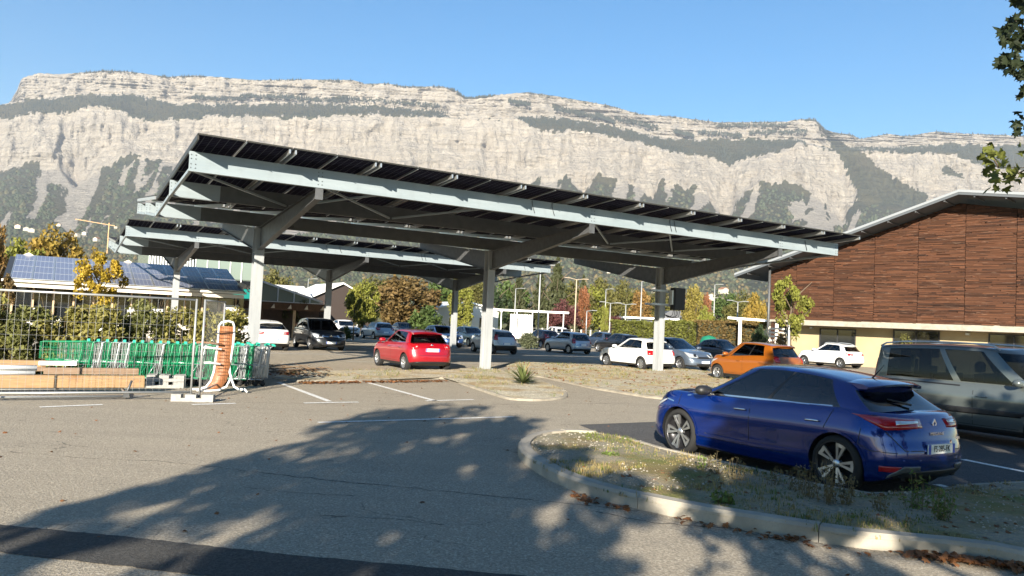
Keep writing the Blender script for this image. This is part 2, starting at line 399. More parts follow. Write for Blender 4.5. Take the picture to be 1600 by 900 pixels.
# ------------------------------------------------------------------ mountain and lower slopes
def lerp_tab(tab):
    xs = [t[0] for t in tab]; ys = [t[1] for t in tab]
    return lambda x: float(np.interp(x, xs, ys))
RIDGE = lerp_tab([(-700, 330), (-300, 235), (-120, 190), (-30, 172), (0, 164), (12, 161), (17, 159), (22, 148), (26, 142), (34, 122), (61, 114), (91, 116), (145, 112), (162, 110), (203, 112), (263, 120), (304, 118), (338, 120), (398, 125), (473, 124), (552, 125), (570, 131), (604, 130), (631, 135), (692, 135), (712, 141), (722, 149), (729, 153), (746, 152), (787, 147), (824, 144), (868, 150), (949, 164), (1003, 179), (1053, 182), (1121, 191), (1229, 190), (1249, 186), (1273, 187), (1290, 203), (1310, 208), (1330, 210), (1344, 217), (1388, 209), (1418, 213), (1462, 205), (1492, 208), (1600, 212), (1750, 214), (1900, 222), (2300, 240)])
YA = lerp_tab([(-700, 332), (-300, 236), (-60, 181), (0, 165), (44, 156), (135, 147.5), (189, 146), (216, 149), (270, 161), (382, 164), (456, 161), (540, 163), (614, 169.5), (692, 178), (705, 184), (800, 184), (810, 183), (868, 181), (901, 188), (952, 196), (1036, 215), (1060, 217), (1127, 218), (1246, 217), (1262, 224), (1300, 232), (1500, 226), (1600, 229), (2300, 262)])
YB = lerp_tab([(-700, 345), (-300, 250), (0, 186), (57, 175), (101, 176), (145, 165), (189, 170), (203, 181), (230, 188), (294, 186), (338, 181), (405, 181), (473, 183), (540, 178), (614, 180), (692, 183), (705, 185), (800, 185), (810, 186), (844, 203), (881, 207), (888, 200), (996, 220), (1060, 239), (1111, 245), (1141, 257), (1175, 245), (1229, 234), (1246, 222), (1262, 226), (1300, 234), (1500, 240), (1540, 262), (1600, 264), (2300, 292)])
YC = lerp_tab([(-700, 372), (-300, 320), (-60, 280), (0, 269), (30, 256), (51, 251), (72, 246), (95, 262), (108, 283), (118, 294), (135, 280), (152, 269), (180, 250), (203, 239), (233, 249), (262, 246), (300, 262), (420, 280), (560, 276), (700, 272), (712, 269), (766, 283), (815, 296), (851, 270), (868, 279), (885, 276), (913, 303), (935, 267), (962, 279), (1000, 296), (1022, 310), (1033, 280), (1050, 279), (1070, 297), (1080, 289), (1094, 289), (1127, 337), (1141, 337), (1151, 310), (1188, 283), (1246, 286), (1293, 323), (1317, 345), (1332, 318), (1345, 300), (1400, 318), (1460, 330), (1600, 336), (2300, 360)])
def inpoly(p, P): return inside(p, P)
VEG = [[(1273, 190), (1290, 205), (1330, 230), (1350, 240), (1375, 262), (1410, 285), (1448, 305), (1440, 345), (1325, 345), (1338, 296), (1322, 262), (1302, 232), (1285, 210)],
       [(1478, 222), (1540, 226), (1700, 232), (1700, 264), (1560, 264), (1520, 252), (1490, 240)],
       [(1475, 262), (1505, 285), (1488, 272)], [(1480, 255), (1512, 280), (1470, 270)]]
ROCK = [[(70, 262), (95, 256), (112, 268), (122, 285), (128, 298), (110, 300), (100, 288), (80, 290), (70, 284)], [(196, 258), (212, 248), (192, 290), (183, 288)], [(228, 270), (245, 258), (215, 300), (205, 300)], [(112, 305), (135, 297), (148, 306), (120, 312)],
        [(1228, 320), (1255, 312), (1268, 340), (1240, 348)], [(1290, 325), (1305, 322), (1320, 340), (1322, 352), (1306, 352)]]
BANDS = [((375, 149), (460, 152), 3.4), ((440, 152), (545, 158), 4.0), ((300, 152), (385, 155), 3.6), ((530, 152), (690, 165), 3.6), ((545, 165), (700, 176), 3.0), ((795, 157), (830, 163), 4), ((865, 168), (935, 183), 6.0), ((930, 178), (960, 190), 4), ((960, 184), (1030, 200), 6.0), ((1090, 205), (1160, 212), 4), ((1170, 207), (1262, 205), 4.0), ((1120, 196), (1230, 195), 3), ((1052, 204), (1085, 212), 4)]
def veg_at(px, py, yt, ya, yb, yc):
    v = 0.0; w0 = noise.noise(V((px * .16, py * .16, 3.3))); w1 = noise.noise(V((px * .16, py * .16, 8.8))); w2 = noise.noise(V((px * .05, py * .05, 6.1)))
    px += 5 * w0 + 7 * w2; py += 6 * w1 + 4 * w2 - 2.5 * abs(w0)
    if py > yc: v = 1.0
    if ya < py < yb and yb - ya > 1.6: v = 1.0
    for P in VEG:
        if inpoly((px, py), P): v = 1.0
    if v > .5 and py > yc:
        for P in ROCK:
            if inpoly((px, py), P): v = 0.15
        # scree chutes running down from the cliff foot
        st = noise.noise(V((px * .055 + py * .02, py * .008, 1.7)))
        if st > .10 and py < yc + 90: v = .30
    for (a, b, hw) in BANDS:
        if a[0] <= px <= b[0]:
            t = (px - a[0]) / (b[0] - a[0]); yy = a[1] + (b[1] - a[1]) * t
            if abs(py - yy) < hw * (.55 + .6 * noise.noise(V((px * .09, a[1], 0)))): v = max(v, .9)
    if py < yt + 1.6 and px > 110: v = max(v, .55)
    return v
cols = np.arange(-420, 2080, 3.0); NS = (64, 46, 10, 26)
def mtn_sections(px):
    yt, ya, yb, yc = RIDGE(px), YA(px), YB(px), YC(px)
    j = noise.noise(V((px * .13, 2.2, 0))) * 2.0 + noise.noise(V((px * .37, 5.2, 0))) * 1.3
    ya = max(ya, yt + .8); yb = max(yb + j * .7, ya + .8); yc = max(yc + j * 2.2, yb + 6)
    yt += noise.noise(V((px * .21, 9.1, 0))) * 1.3
    return yt, min(ya, yb), yb, yc
def slope_Y(px, py, yc):
    yc = sum(YC(px + q) for q in (-60, -40, -20, 0, 20, 40, 60)) / 7
    # lower slope, from the cliff foot (4.6 km) down to the valley (1.1 km)
    base = HOR(px) + 3; t = min(1, max(0, (py - yc) / (base - yc))); return 4600 * (1 - t) ** 1.15 + 1100 * (1 - (1 - t) ** 1.15)
vs = []; vg = []; nrow = sum(NS) + 4
for ci, px in enumerate(cols):
    yt, ya, yb, yc = mtn_sections(px); base = HOR(px) + 3; colv = []
    for k in range(NS[0]):
        t = k / NS[0]; py = base + (yc - base) * t; Y = slope_Y(px, py, yc)
        Y += 90 * noise.fractal(V((px * .012, py * .03, 4)), 1.0, 2.0, 4) * min(1, 4 * t) * (1 - t)
        colv.append((py, Y))
    for k in range(NS[1]):
        t = k / NS[1]; py = yc + (yb - yc) * t; Y = 4600 + 260 * t
        g = noise.fractal(V((px * .045, py * .012, 11)), 1.0, 2.1, 5); g2 = noise.fractal(V((px * .012, py * .02, 31)), 1.0, 2.0, 3)
        stt = noise.noise(V((px * .03, py * .42 + px * .02, 21)))
        g3 = noise.fractal(V((px * .14, py * .05, 41)), 1.0, 2.1, 4)
        Y += (48 * g + 75 * g2 + 26 * g3 + 12 * stt) * min(1, 6 * t + .15) * min(1, 6 * (1 - t) + .15); colv.append((py, Y))
    for k in range(NS[2]):
        t = k / NS[2]; py = yb + (ya - yb) * t; colv.append((py, 4860 + 420 * t))
    for k in range(NS[3]):
        t = k / (NS[3] - 1); py = ya + (yt - ya) * t; Y = 5280 + 150 * t
        g = noise.fractal(V((px * .05, py * .03, 51)), 1.0, 2.1, 5); stt = noise.noise(V((px * .008, py * .55 - px * .03, 71))); st2 = noise.noise(V((px * .02, py * 1.1, 5)))
        Y += (55 * g + 45 * stt + 26 * st2) * min(1, 6 * t + .1) * min(1, 6 * (1 - t) + .1); colv.append((py, Y))
    for (py, Y) in colv:
        d = ray(px, py); s = Y / d.y; vs.append((d.x * s, Y, CH + d.z * s)); vg.append(veg_at(px, py, yt, ya, yb, yc))
    tp = V(vs[-1])
    for k, (dy, dz) in enumerate(((150, -6), (500, -40), (1200, -300), (2000, -900))):
        vs.append((tp.x * (1 + dy / 6000), tp.y + dy, max(5, tp.z + dz))); vg.append(.9)
nc = len(cols); vi = np.arange(nc * nrow).reshape(nc, nrow)
q = np.stack([vi[:-1, :-1], vi[1:, :-1], vi[1:, 1:], vi[:-1, 1:]], -1).reshape(-1, 4)
me = bpy.data.meshes.new('mountain'); me.from_pydata(vs, [], q.tolist()); me.polygons.foreach_set('use_smooth', [True] * len(q))
at = me.attributes.new('veg', 'FLOAT', 'POINT'); at.data.foreach_set('value', vg)
n = NT('limestone_and_forest'); vgn = n.attr('veg').outputs['Fac']
pos = n.tc.outputs['Object']
streak = n.rng(n.noise(1, 7, .65, n.map((.022, .022, .0035), src=pos)), .34, .66)
strata = n.rng(n.noise(1, 6, .65, n.map((.0035, .0035, .05), (.012, 0.03, 0), src=pos), 1.2), .33, .62)
stain = n.rng(n.noise(1, 5, .6, n.map((.006, .006, .0022), src=pos)), .42, .66)
fine = n.rng(n.noise(.12, 6, .7, pos), .3, .7)
rock = n.mix(streak, (.285, .25, .208), (.44, .395, .33))
rock = n.mix(n.math('MULTIPLY', n.rng(n.math('SUBTRACT', 1.0, strata), .62, 1.0), .38), rock, (.22, .19, .16))
rock = n.mix(n.math('MULTIPLY', stain, .45), rock, (.45, .39, .315))
ck = n.rng(n.voro(1., 'DISTANCE_TO_EDGE', n.map((.016, .016, .006), src=pos)), 0, .035, 1, 0); ck2 = n.rng(n.voro(1., 'DISTANCE_TO_EDGE', n.map((.008, .008, .035), (.05, .03, .2), src=pos)), 0, .04, 1, 0); gk = n.rng(n.noise(.004, 4, .6, pos), .42, .6)
rock = n.mix(n.math('MULTIPLY', n.math('MULTIPLY', ck, gk), .45), rock, (.13, .115, .10)); rock = n.mix(n.math('MULTIPLY', n.math('MULTIPLY', ck2, n.math('SUBTRACT', 1.0, gk)), .4), rock, (.14, .12, .105))
rock = n.mix(n.math('MULTIPLY', fine, .25), rock, (.48, .455, .415))
sepz = n.n.nodes.new('ShaderNodeSeparateXYZ'); n.L(pos, sepz.inputs[0])
fn = n.noise(.035, 6, .7, pos); fb = n.rng(n.noise(.004, 5, .6, pos), .35, .65)
forest = n.mix(n.rng(fn, .35, .68), (.028, .036, .024), (.085, .088, .052))
forest = n.mix(n.math('MULTIPLY', fb, .6), forest, (.115, .095, .055))
edge = n.rng(n.math('ADD', vgn, n.rng(n.noise(.03, 6, .75, pos), .25, .75, -.42, .42)), .42, .58)
cc = n.mix(edge, rock, forest)
hh = n.math('ADD', n.math('MULTIPLY', streak, .6), n.math('ADD', n.math('MULTIPLY', strata, .35), n.math('MULTIPLY', fn, .8)))
n.bump(hh, 1.0, 26.0)
me.materials.append(n.done(cc, .95, .1)); mtn = link('mountain', me); mtn['kind'] = 'structure'

# small conifers on the ledges and the crest: nobody could count them
mb = MB(); mb.col = []; rnd = random.Random(3)
def far_cone(p, h, r, var):
    P = [V(p) + V((r * cos(t), r * sin(t), 0)) for t in (0.3, 1.87, 3.44, 5.01)] + [V(p) + V((0, 0, h))]
    mb.add(P, [(0, 1, 4), (1, 2, 4), (2, 3, 4), (3, 0, 4)]); mb.col += [var] * 4
for i in range(9000):
    px = rnd.uniform(-60, 1660); yt, ya, yb, yc = mtn_sections(px); k = rnd.random()
    if k < .62 and yb - ya > 3: t = rnd.random(); py = yb + (ya - yb) * t; Y = 4860 + 420 * t
    elif k < .76 and px > 110 and noise.noise(V((px * .03, 4.4, 0))) > -.15: py = yt + .6; Y = 5425
    else:
        a, b, hw = rnd.choice(BANDS); t = rnd.random(); px = a[0] + (b[0] - a[0]) * t; py = a[1] + (b[1] - a[1]) * t + rnd.uniform(-hw, hw) * .6
        yt, ya, yb, yc = mtn_sections(px); tt = min(1, max(0, (py - ya) / (yt - ya))); Y = 5280 + 150 * tt - 45
        if py > ya: continue
    p = AT(px, py, Y - 8); h = rnd.uniform(8, 26) * (.6 + .5 * rnd.random()); far_cone(p - V((0, 0, 5)), h, h * .22, rnd.random())
CONIF_FAR = leaf_mat('far_conifer', (.045, .052, .04)); o = part('ledge_conifers', mb, CONIF_FAR, None, stuff=True, recalc=False)
o['label'] = 'dark small conifers along the ledges and crest of the cliff'; o['category'] = 'trees'
# broadleaf woodland on the lower slopes
mb = MB(); mb.col = []
ico = bmesh.new(); bmesh.ops.create_icosphere(ico, subdivisions=1, radius=1.0); IV = [v.co.copy() for v in ico.verts]; IF = [tuple(v.index for v in f.verts) for f in ico.faces]; ico.free()
for i in range(23000):
    px = rnd.uniform(-160, 1700); yt, ya, yb, yc = mtn_sections(px); base = HOR(px) + 3
    t = rnd.random() ** .8; py = yc + 12 + (base - yc - 12) * t
    if any(inpoly((px, py), P) for P in ROCK): continue
    Y = slope_Y(px, py, yc)
    p = AT(px, py, Y - 3); r = rnd.uniform(3.5, 7.5) * (1 + .4 * (Y > 2200) + .5 * (Y > 3400))
    st_ = noise.noise(V((px * .055 + py * .02, py * .008, 1.7)))
    if st_ > .04 and py < yc + 90: continue
    s = V((1, 1, rnd.uniform(.8, 1.5)))
    mb.add([p + V((v.x * s.x * r * rnd.uniform(.8, 1.2), v.y * r, v.z * s.z * r * rnd.uniform(.8, 1.2))) for v in IV], IF, rnd.choice((0, 0, 0, 1, 1, 2)) if Y < 2600 else rnd.choice((0, 0, 0, 0, 1))); mb.col += [rnd.random()] * len(IF)
o = part('slope_woodland', mb, [leaf_mat('slope_green', (.068, .08, .042)), leaf_mat('slope_olive', (.10, .092, .048)), leaf_mat('slope_gold', (.16, .12, .05))], None, stuff=True, recalc=False)
o['label'] = 'mixed autumn woodland covering the lower mountain slopes'; o['category'] = 'woodland'
# ------------------------------------------------------------------ solar carports
n = NT('solar_cells'); br = n.n.nodes.new('ShaderNodeTexBrick'); br.offset = 0; br.inputs['Scale'].default_value = 1; br.inputs['Mortar Size'].default_value = .007; br.inputs['Brick Width'].default_value = .172; br.inputs['Row Height'].default_value = .158
br.inputs['Color1'].default_value = (.010, .010, .022, 1); br.inputs['Color2'].default_value = (.013, .012, .026, 1); br.inputs['Mortar'].default_value = (.10, .105, .13, 1)
n.L(n.tc.outputs['Object'], br.inputs['Vector']); n.L(br.outputs['Color'], n.b.inputs['Base Color']); n.b.inputs['Roughness'].default_value = .3; n.b.inputs['Specular IOR Level'].default_value = 0.0; CELLS = n.mt
n = NT('blue_cells'); br = n.n.nodes.new('ShaderNodeTexBrick'); br.offset = 0; br.inputs['Scale'].default_value = 1; br.inputs['Mortar Size'].default_value = .012; br.inputs['Brick Width'].default_value = .2; br.inputs['Row Height'].default_value = .2
br.inputs['Color1'].default_value = (.115, .13, .19, 1); br.inputs['Color2'].default_value = (.13, .145, .21, 1); br.inputs['Mortar'].default_value = (.26, .28, .34, 1)
n.L(n.tc.outputs['Object'], br.inputs['Vector']); n.L(br.outputs['Color'], n.b.inputs['Base Color']); n.b.inputs['Roughness'].default_value = .25; BLUECELLS = n.mt
FRAME = mat('panel_frame', (.055, .052, .045), .45, .5)
ALU = mat('bare_aluminium', (.62, .62, .60), .35, .8)
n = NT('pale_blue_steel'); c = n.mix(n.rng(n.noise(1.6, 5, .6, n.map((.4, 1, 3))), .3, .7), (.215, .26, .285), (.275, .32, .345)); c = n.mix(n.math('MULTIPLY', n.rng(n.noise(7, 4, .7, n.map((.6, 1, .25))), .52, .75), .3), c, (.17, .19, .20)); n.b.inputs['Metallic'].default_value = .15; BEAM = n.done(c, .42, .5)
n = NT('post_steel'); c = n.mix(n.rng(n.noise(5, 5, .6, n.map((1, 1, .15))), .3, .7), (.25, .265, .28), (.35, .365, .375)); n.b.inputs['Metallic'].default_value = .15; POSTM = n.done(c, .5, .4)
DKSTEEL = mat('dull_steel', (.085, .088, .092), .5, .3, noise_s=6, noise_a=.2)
SHADEBEAM = mat('shaded_purlin_steel', (.075, .08, .084), .6, .1, noise_s=4, noise_a=.15)  # darker copy of the beam steel, the roof's shade put into its colour
EL, ER, SP = 3.08, 3.22, 8.525
def slab(mb, y0, z0, y1, z1, x0, x1, th, mi=0):
    d = V((0, y1 - y0, z1 - z0)).normalized(); nn = V((0, -d.z, d.y)) * th
    P = [V((x, y, zz)) for x in (x0, x1) for (y, zz) in ((y0, z0), (y1, z1))]
    mb.add([P[0], P[1], P[3], P[2]] + [p + nn for p in (P[0], P[1], P[3], P[2])], [(0, 1, 2, 3), (7, 6, 5, 4), (0, 4, 5, 1), (1, 5, 6, 2), (2, 6, 7, 3), (3, 7, 4, 0)], mi)
def i_beam(mb, p0, p1, d0, d1, fw, tf=.02, tw=.014):
    # web plate between bottom p and p+depth, flanges top and bottom; runs along y
    p0 = V(p0); p1 = V(p1)
    wq = [p0, p1, p1 + Z * d1, p0 + Z * d0]; mb.prism([q - V((tw / 2, 0, 0)) for q in wq], (tw, 0, 0))
    for a, b in ((p0, p1), (p0 + Z * d0, p1 + Z * d1)): mb.bar(a, b, fw, tf)
CP = {}
def carport(origin, label):
    t = thing('solar_carport', label, 'carport', origin, TH, 'solar carports over the parking bays')
    if CP:                                           # a copy of the first one with all its parts
        for ch in CP['t'].children: copy_tree(ch, t)
        return t
    CP['t'] = t
    x0, x1 = -SP - EL, SP + ER
    BM = [(-6.39, 5.0, .465), (-2.99, 4.82, .44), (0.18, 4.58, .42), (3.4, 4.95, .40), (6.5, 5.28, .40)]
    for y, z, h in BM:
        mb = MB(); mb.box(((x0 + x1) / 2, y, z + h / 2), (x1 - x0, .012, h))
        for zz, hh in ((z + .006, .012), (z + h - .006, .012)): mb.box(((x0 + x1) / 2, y + .06, zz), (x1 - x0, .12, hh))
        for zz, s in ((z + .03, 1), (z + h - .03, -1)): mb.box(((x0 + x1) / 2, y + .12, zz), (x1 - x0, .012, .05))
        o = part('purlin_beam', mb, BEAM if y < -6 else SHADEBEAM, t)
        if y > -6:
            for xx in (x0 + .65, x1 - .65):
                ms = MB(); ms.box((xx, y - .009, z + h / 2), (1.3, .004, h - .01)); ms.box((xx, y + .06, z - .004), (1.3, .12, .004)); part('sunlit_end_facing', ms, BEAM, t)  # added pale facings that imitate sunlight on the inner beam ends
        mb = MB()                                    # end plates and splice plates with bolts
        for xx in (x0 + .09, -SP, 0, SP, x1 - .09):
            for dx in (-.05, .05):
                for dz in (.08, .17, h - .17, h - .08): mb.lathe([(0.0, -.014), (.013, -.014), (.013, 0)], (xx + dx, y - .006, z + dz), (0, 1, 0), 6)
        part('bolts', mb, DKSTEEL, o, stuff=True)
    # end members that tie the beam ends together
    for xx in (x0 + .05, x1 - .05):
        for (ya, za, ha), (yb, zb, hb) in ((BM[0], BM[1]), (BM[1], BM[2]), (BM[2], BM[3]), (BM[3], BM[4])):
            mb = MB(); mb.bar((xx, ya + .13, za + .04), (xx, yb - .01, zb + .04), .07, .08); part('end_tie', mb, BEAM, t)
    for xa in (x0 + .1, -SP + .2, .2, SP - 5.2):                      # thin wind braces
        mb = MB(); mb.bar((xa, -6.2, 5.05), (xa + 3.0, -3.05, 4.9), .05, .05); part('wind_brace', mb, BEAM, t)
        mb = MB(); mb.bar((xa + 4.6, -6.2, 5.05), (xa + 3.1, -3.05, 4.9), .05, .05); part('wind_brace', mb, BEAM, t)
    for k in (-1, 0, 1):
        xx = k * SP; mb = MB()
        for s in (-1, 1): mb.box((xx, s * .16, 2.27), (.30, .022, 4.54))
        mb.box((xx, 0, 2.27), (.014, .32, 4.54)); mb.box((xx, 0, .015), (.48, .55, .03))
        for sx in (-1, 1):
            for sy in (-1, 1): mb.lathe([(.0, .07), (.02, .07), (.02, 0)], (xx + sx * .19, sy * .22, .03), (0, 0, 1), 6)
        for zz in (3.72, 4.5): mb.box((xx, 0, zz), (.28, .31, .016))
        part('post', mb, POSTM, t)
        mb = MB(); i_beam(mb, (xx, -.17, 3.80), (xx, -6.36, 4.74), .70, .24, .17); mb.box((xx, -6.37, 4.855), (.20, .014, .30)); part('arm', mb, DKSTEEL, t)
        mb = MB(); i_beam(mb, (xx, .17, 3.80), (xx, 6.6, 5.02), .70, .24, .17); part('arm', mb, DKSTEEL, t)
        if k < 1:
            mb = MB(); mb.tube([(xx + .1, -.2, 4.3), (xx + 1.1, .1, 4.66)], .03, 6); part('knee_brace', mb, DKSTEEL, t)
    # rafters in pairs
    n_c = 22; cw = (x1 - x0) / n_c; sl_ = .063; zf = lambda y: 5.47 + .03 - sl_ * (y + 6.39); zb = lambda y: 5.07 + .102 * (y - .18) + .03
    for k in range(0, n_c + 1, 2):
        for dx in ((-.07, .07) if 0 < k < n_c else ((.03,) if k == 0 else (-.03,))):
            mb = MB(); mb.bar((x0 + k * cw + dx, -7.34, zf(-7.34) + .05), (x0 + k * cw + dx, .3, zf(.3) + .05), .04, .10); part('rafter', mb, ALU if k else FRAME, t)
            mb = MB(); mb.bar((x0 + k * cw + dx, .62, zb(.62) + .05), (x0 + k * cw + dx, 6.85, zb(6.85) + .05), .04, .10); part('rafter', mb, ALU, t)
    def panel_mesh(w, l, slope):
        mb = MB(); cb = cos(slope); sb = sin(slope)
        slab(mb, -l / 2 * cb, -l / 2 * sb, l / 2 * cb, l / 2 * sb, -w / 2, w / 2, .006, 0)
        f = .035
        for s in (-1, 1):
            mb.bar((s * (w / 2 - .012), -l / 2 * cb, -l / 2 * sb), (s * (w / 2 - .012), l / 2 * cb, l / 2 * sb), .024, f, 1)
            mb.bar((-w / 2, s * (l / 2 - .012) * cb, s * (l / 2 - .012) * sb), (w / 2, s * (l / 2 - .012) * cb, s * (l / 2 - .012) * sb), .024, f, 1)
        mb.box((0, .3 * l * cb, .3 * l * sb - .02), (.10, .06, .025), None, 2)
        me = mb.mesh('solar_panel', [CELLS, FRAME, BLACK]); fixn(me); return me
    lf = 7.68 / 4; pf = panel_mesh(cw - .03, lf - .02, -math.atan(sl_)); pb = panel_mesh(cw - .03, 2.06, math.atan(.102))
    for c in range(n_c):
        for r in range(4):
            y = -7.38 + (r + .5) * lf; inst('solar_panel', pf, t, (x0 + (c + .5) * cw, y, zf(y) + .125))
        for r in range(3):
            y = .62 + (r + .5) * 2.08; inst('solar_panel', pb, t, (x0 + (c + .5) * cw, y, zb(y) + .125))
    for k in range(1, n_c, 2):                       # clamps between panels over each bay
        mb = MB(); mb.bar((x0 + k * cw, -7.36, zf(-7.36) + .085), (x0 + k * cw, .25, zf(.25) + .085), .022, .012); part('joint_strip', mb, ALU, t)
    for y, z, h in BM[:3]:
        mb = MB(); rr = random.Random(int(y * 10)); pts = []
        for k in range(60): pts.append((x0 + .4 + k * (x1 - x0 - .8) / 59, y + .10, z + h - .07 - .05 * abs(sin(k * 1.3)) - rr.uniform(0, .03)))
        mb.tube(pts, .012, 4, caps=False); part('cable', mb, BLACK, t)
    for xx, y, z in ((-SP + 7.0, -6.41, 5.45), (-SP + 6.3, -6.41, 5.45), (SP + 1.3, -6.41, 5.4), (SP - 5.2, -6.41, 5.44), (SP - 5.4, -6.41, 5.44)):
        mb = MB(); mb.tube([(xx, y + .01, z), (xx - .02, y - .03, z - .12), (xx + .03, y - .03, z - .26), (xx + .08, y - .02, z - .36)], .010, 5); part('cable', mb, BLACK, t)
    return t
carport(M0, 'nearest solar carport on three pale steel posts with wide arms, shading the red hatchback')
carport(LOC(.15, 20.2), 'second solar carport farther off, behind the nearest one and over the dark people carrier')
# switch gear on the right-hand post
p = LOC(SP, 0)
t = thing('inverter_unit', 'black inverter box on two pale rails clamped to the right-hand carport post', 'electrical box', p, TH)
for zz in (2.93, 3.52):
    mb = MB(); mb.box((.1, -.22, zz), (1.5, .06, .09)); mb.box((.1, .22, zz), (1.5, .06, .09)); part('rail', mb, STEEL, t)
mb = MB(); mb.box((.62, -.42, 3.2), (.62, .26, .95)); mb.box((.62, -.56, 3.2), (.54, .02, .85)); part('housing', mb, BLACK, t)
mb = MB(); mb.box((.28, -.40, 3.25), (.12, .22, .62)); part('side_cover', mb, ALU, t)
for k in range(5):
    mb = MB(); xx = .42 + .09 * k; mb.tube([(xx, -.4, 2.72), (xx - .03, -.38, 2.5 - .06 * (k % 3)), (xx - .2, -.3, 2.38), (.1, -.2, 2.5)], .014, 5); part('cable', mb, BLACK, t)

# ------------------------------------------------------------------ brown timber clad building on the right
W0 = AT(1303, 450, 53.0); W4 = AT(1588, 450, 45.0); W0.z = W4.z = 0
WD = (W4 - W0) / 4; WL = WD.length; WX = WD.normalized(); WN = V((WX.y, -WX.x, 0))
if WN.y > 0: WN = -WN                                   # towards the viewer
def WP(px, py, off=0.0):
    d = ray(px, py); o = V((0, 0, CH)); q = W0 + WN * off; t = (q - o).dot(WN) / d.dot(WN); P = o + d * t
    return (P - W0).dot(WX), P.z                        # metres along the wall, height
def WQ(s, z, off=0.0): return W0 + WX * s + WN * off + Z * z
bl = link('timber_building', None); bl.location = W0; tag(bl, 'large brown timber clad building with low pitched roof and yellow ground floor', 'building')
def bpart(name, mb, mats, par=None, **k):
    mb.v = [tuple(V(p) - W0) for p in mb.v]; return part(name, mb, mats, par or bl, **k)
n = NT('weathered_timber'); va = n.attr('var').outputs['Fac']
gx = n.map((.6, .6, 26), (0, 0, 0)); gr = n.rng(n.noise(1.2, 6, .7, gx, .4), .3, .7); g2 = n.rng(n.noise(.9, 5, .65, n.map((.35, .35, 4))), .36, .64)
c = n.mix(va, (.022, .011, .008), (.122, .050, .026)); c = n.mix(n.math('MULTIPLY', gr, .62), c, (.026, .014, .010)); c = n.mix(n.math('MULTIPLY', g2, .35), c, (.13, .056, .028))
c = n.mix(n.rng(n.noise(2.2, 4, .6, n.map((.5, .5, 16))), .62, .72), c, (.26, .17, .12))
TIMBER = n.done(c, .85, .2)
sL, zL = WP(1205, 424); sA, zA = WP(1499.5, 317.5); sR, zR = WP(1599, 326.5)
def top_at(s): return zL + (zA - zL) * (s - sL) / (sA - sL) if s < sA else zA + (zR - zA) * (s - sA) / (sR - sA)
s0 = sL; zb0 = WP(1300, 501)[1]
bounds = [sL] + [i * WL for i in range(-1, 11)]
bounds = [b for b in bounds if b >= sL]; rnd = random.Random(5)
for a, b in zip(bounds[:-1], bounds[1:]):
    mb = MB(); mb.col = []; zz = zb0
    aa, bb = a + .018, b - .018
    back = [WQ(aa, zb0, -.02), WQ(bb, zb0, -.02), WQ(bb, top_at(bb), -.02)] + ([WQ(sA, zA, -.02)] if aa < sA < bb else []) + [WQ(aa, top_at(aa), -.02)]
    mb.prism(back, WN * -.15); mb.col += [0.0] * (len(back) + 2)
    while zz < max(top_at(aa), top_at(bb), zA if aa < sA < bb else 0):
        h = rnd.uniform(.05, .10); zt = zz + h - .012; lo, hi = aa, bb
        if zt > top_at(lo):
            lo = sL + (zt - zL) * (sA - sL) / (zA - zL)
        if zt > top_at(hi): hi = sA + (zt - zA) * (sR - sA) / (zR - zA)
        lo = max(lo, aa); hi = min(hi, bb)
        if hi - lo > .1:
            cuts = [lo] + sorted(rnd.uniform(lo, hi) for _ in range(rnd.choice((1, 2, 3, 4)))) + [hi]
            for u, v in zip(cuts[:-1], cuts[1:]):
                if v - u < .1: continue
                d = rnd.uniform(.004, .085); mb.prism([WQ(u, zz, 0), WQ(v, zz + rnd.uniform(-.004, .004), 0), WQ(v, zt, 0), WQ(u, zt + rnd.uniform(-.004, .004), 0)], WN * d); mb.col += [min(1, max(0, rnd.gauss(.42, .38)))] * 6
        zz += h
    bpart('cladding_panel', mb, TIMBER, stuff=True)
n = NT('sandy_render'); c = n.mix(n.rng(n.noise(.8, 5), .3, .7), (.33, .265, .16), (.39, .32, .20)); YELLOW = n.done(c, .9, .2)
mb = MB(); sY = WP(1226, 520)[0]; zt = WP(1245, 506)[1]; sEnd = bounds[-1]
mb.prism([WQ(sY, 0, -.25), WQ(sEnd, 0, -.25), WQ(sEnd, zb0 - .1, -.25), WQ(sY, zb0 - .1, -.25)], WN * -.3); bpart('ground_floor_wall', mb, YELLOW)
mb = MB(); sC = WP(1246, 505)[0]; zc = WP(1246, 502, 1.1)[1]; mb.prism([WQ(sC, zc - .26, -.24), WQ(sEnd, zc - .26, -.24), WQ(sEnd, zc, -.24), WQ(sC, zc, -.24)], WN * 1.5); bpart('concrete_canopy', mb, KERB)
mb = MB(); mb.prism([WQ(sL, zc - .05, -.2), WQ(sEnd, zc - .05, -.2), WQ(sEnd, zb0, -.2), WQ(sL, zb0, -.2)], WN * .19); bpart('base_flashing', mb, KERB)
WINDK = mat('dark_window', (.012, .014, .017), .06, 0, .8)
FRDARK = mat('dark_window_frame', (.03, .03, .032), .5)
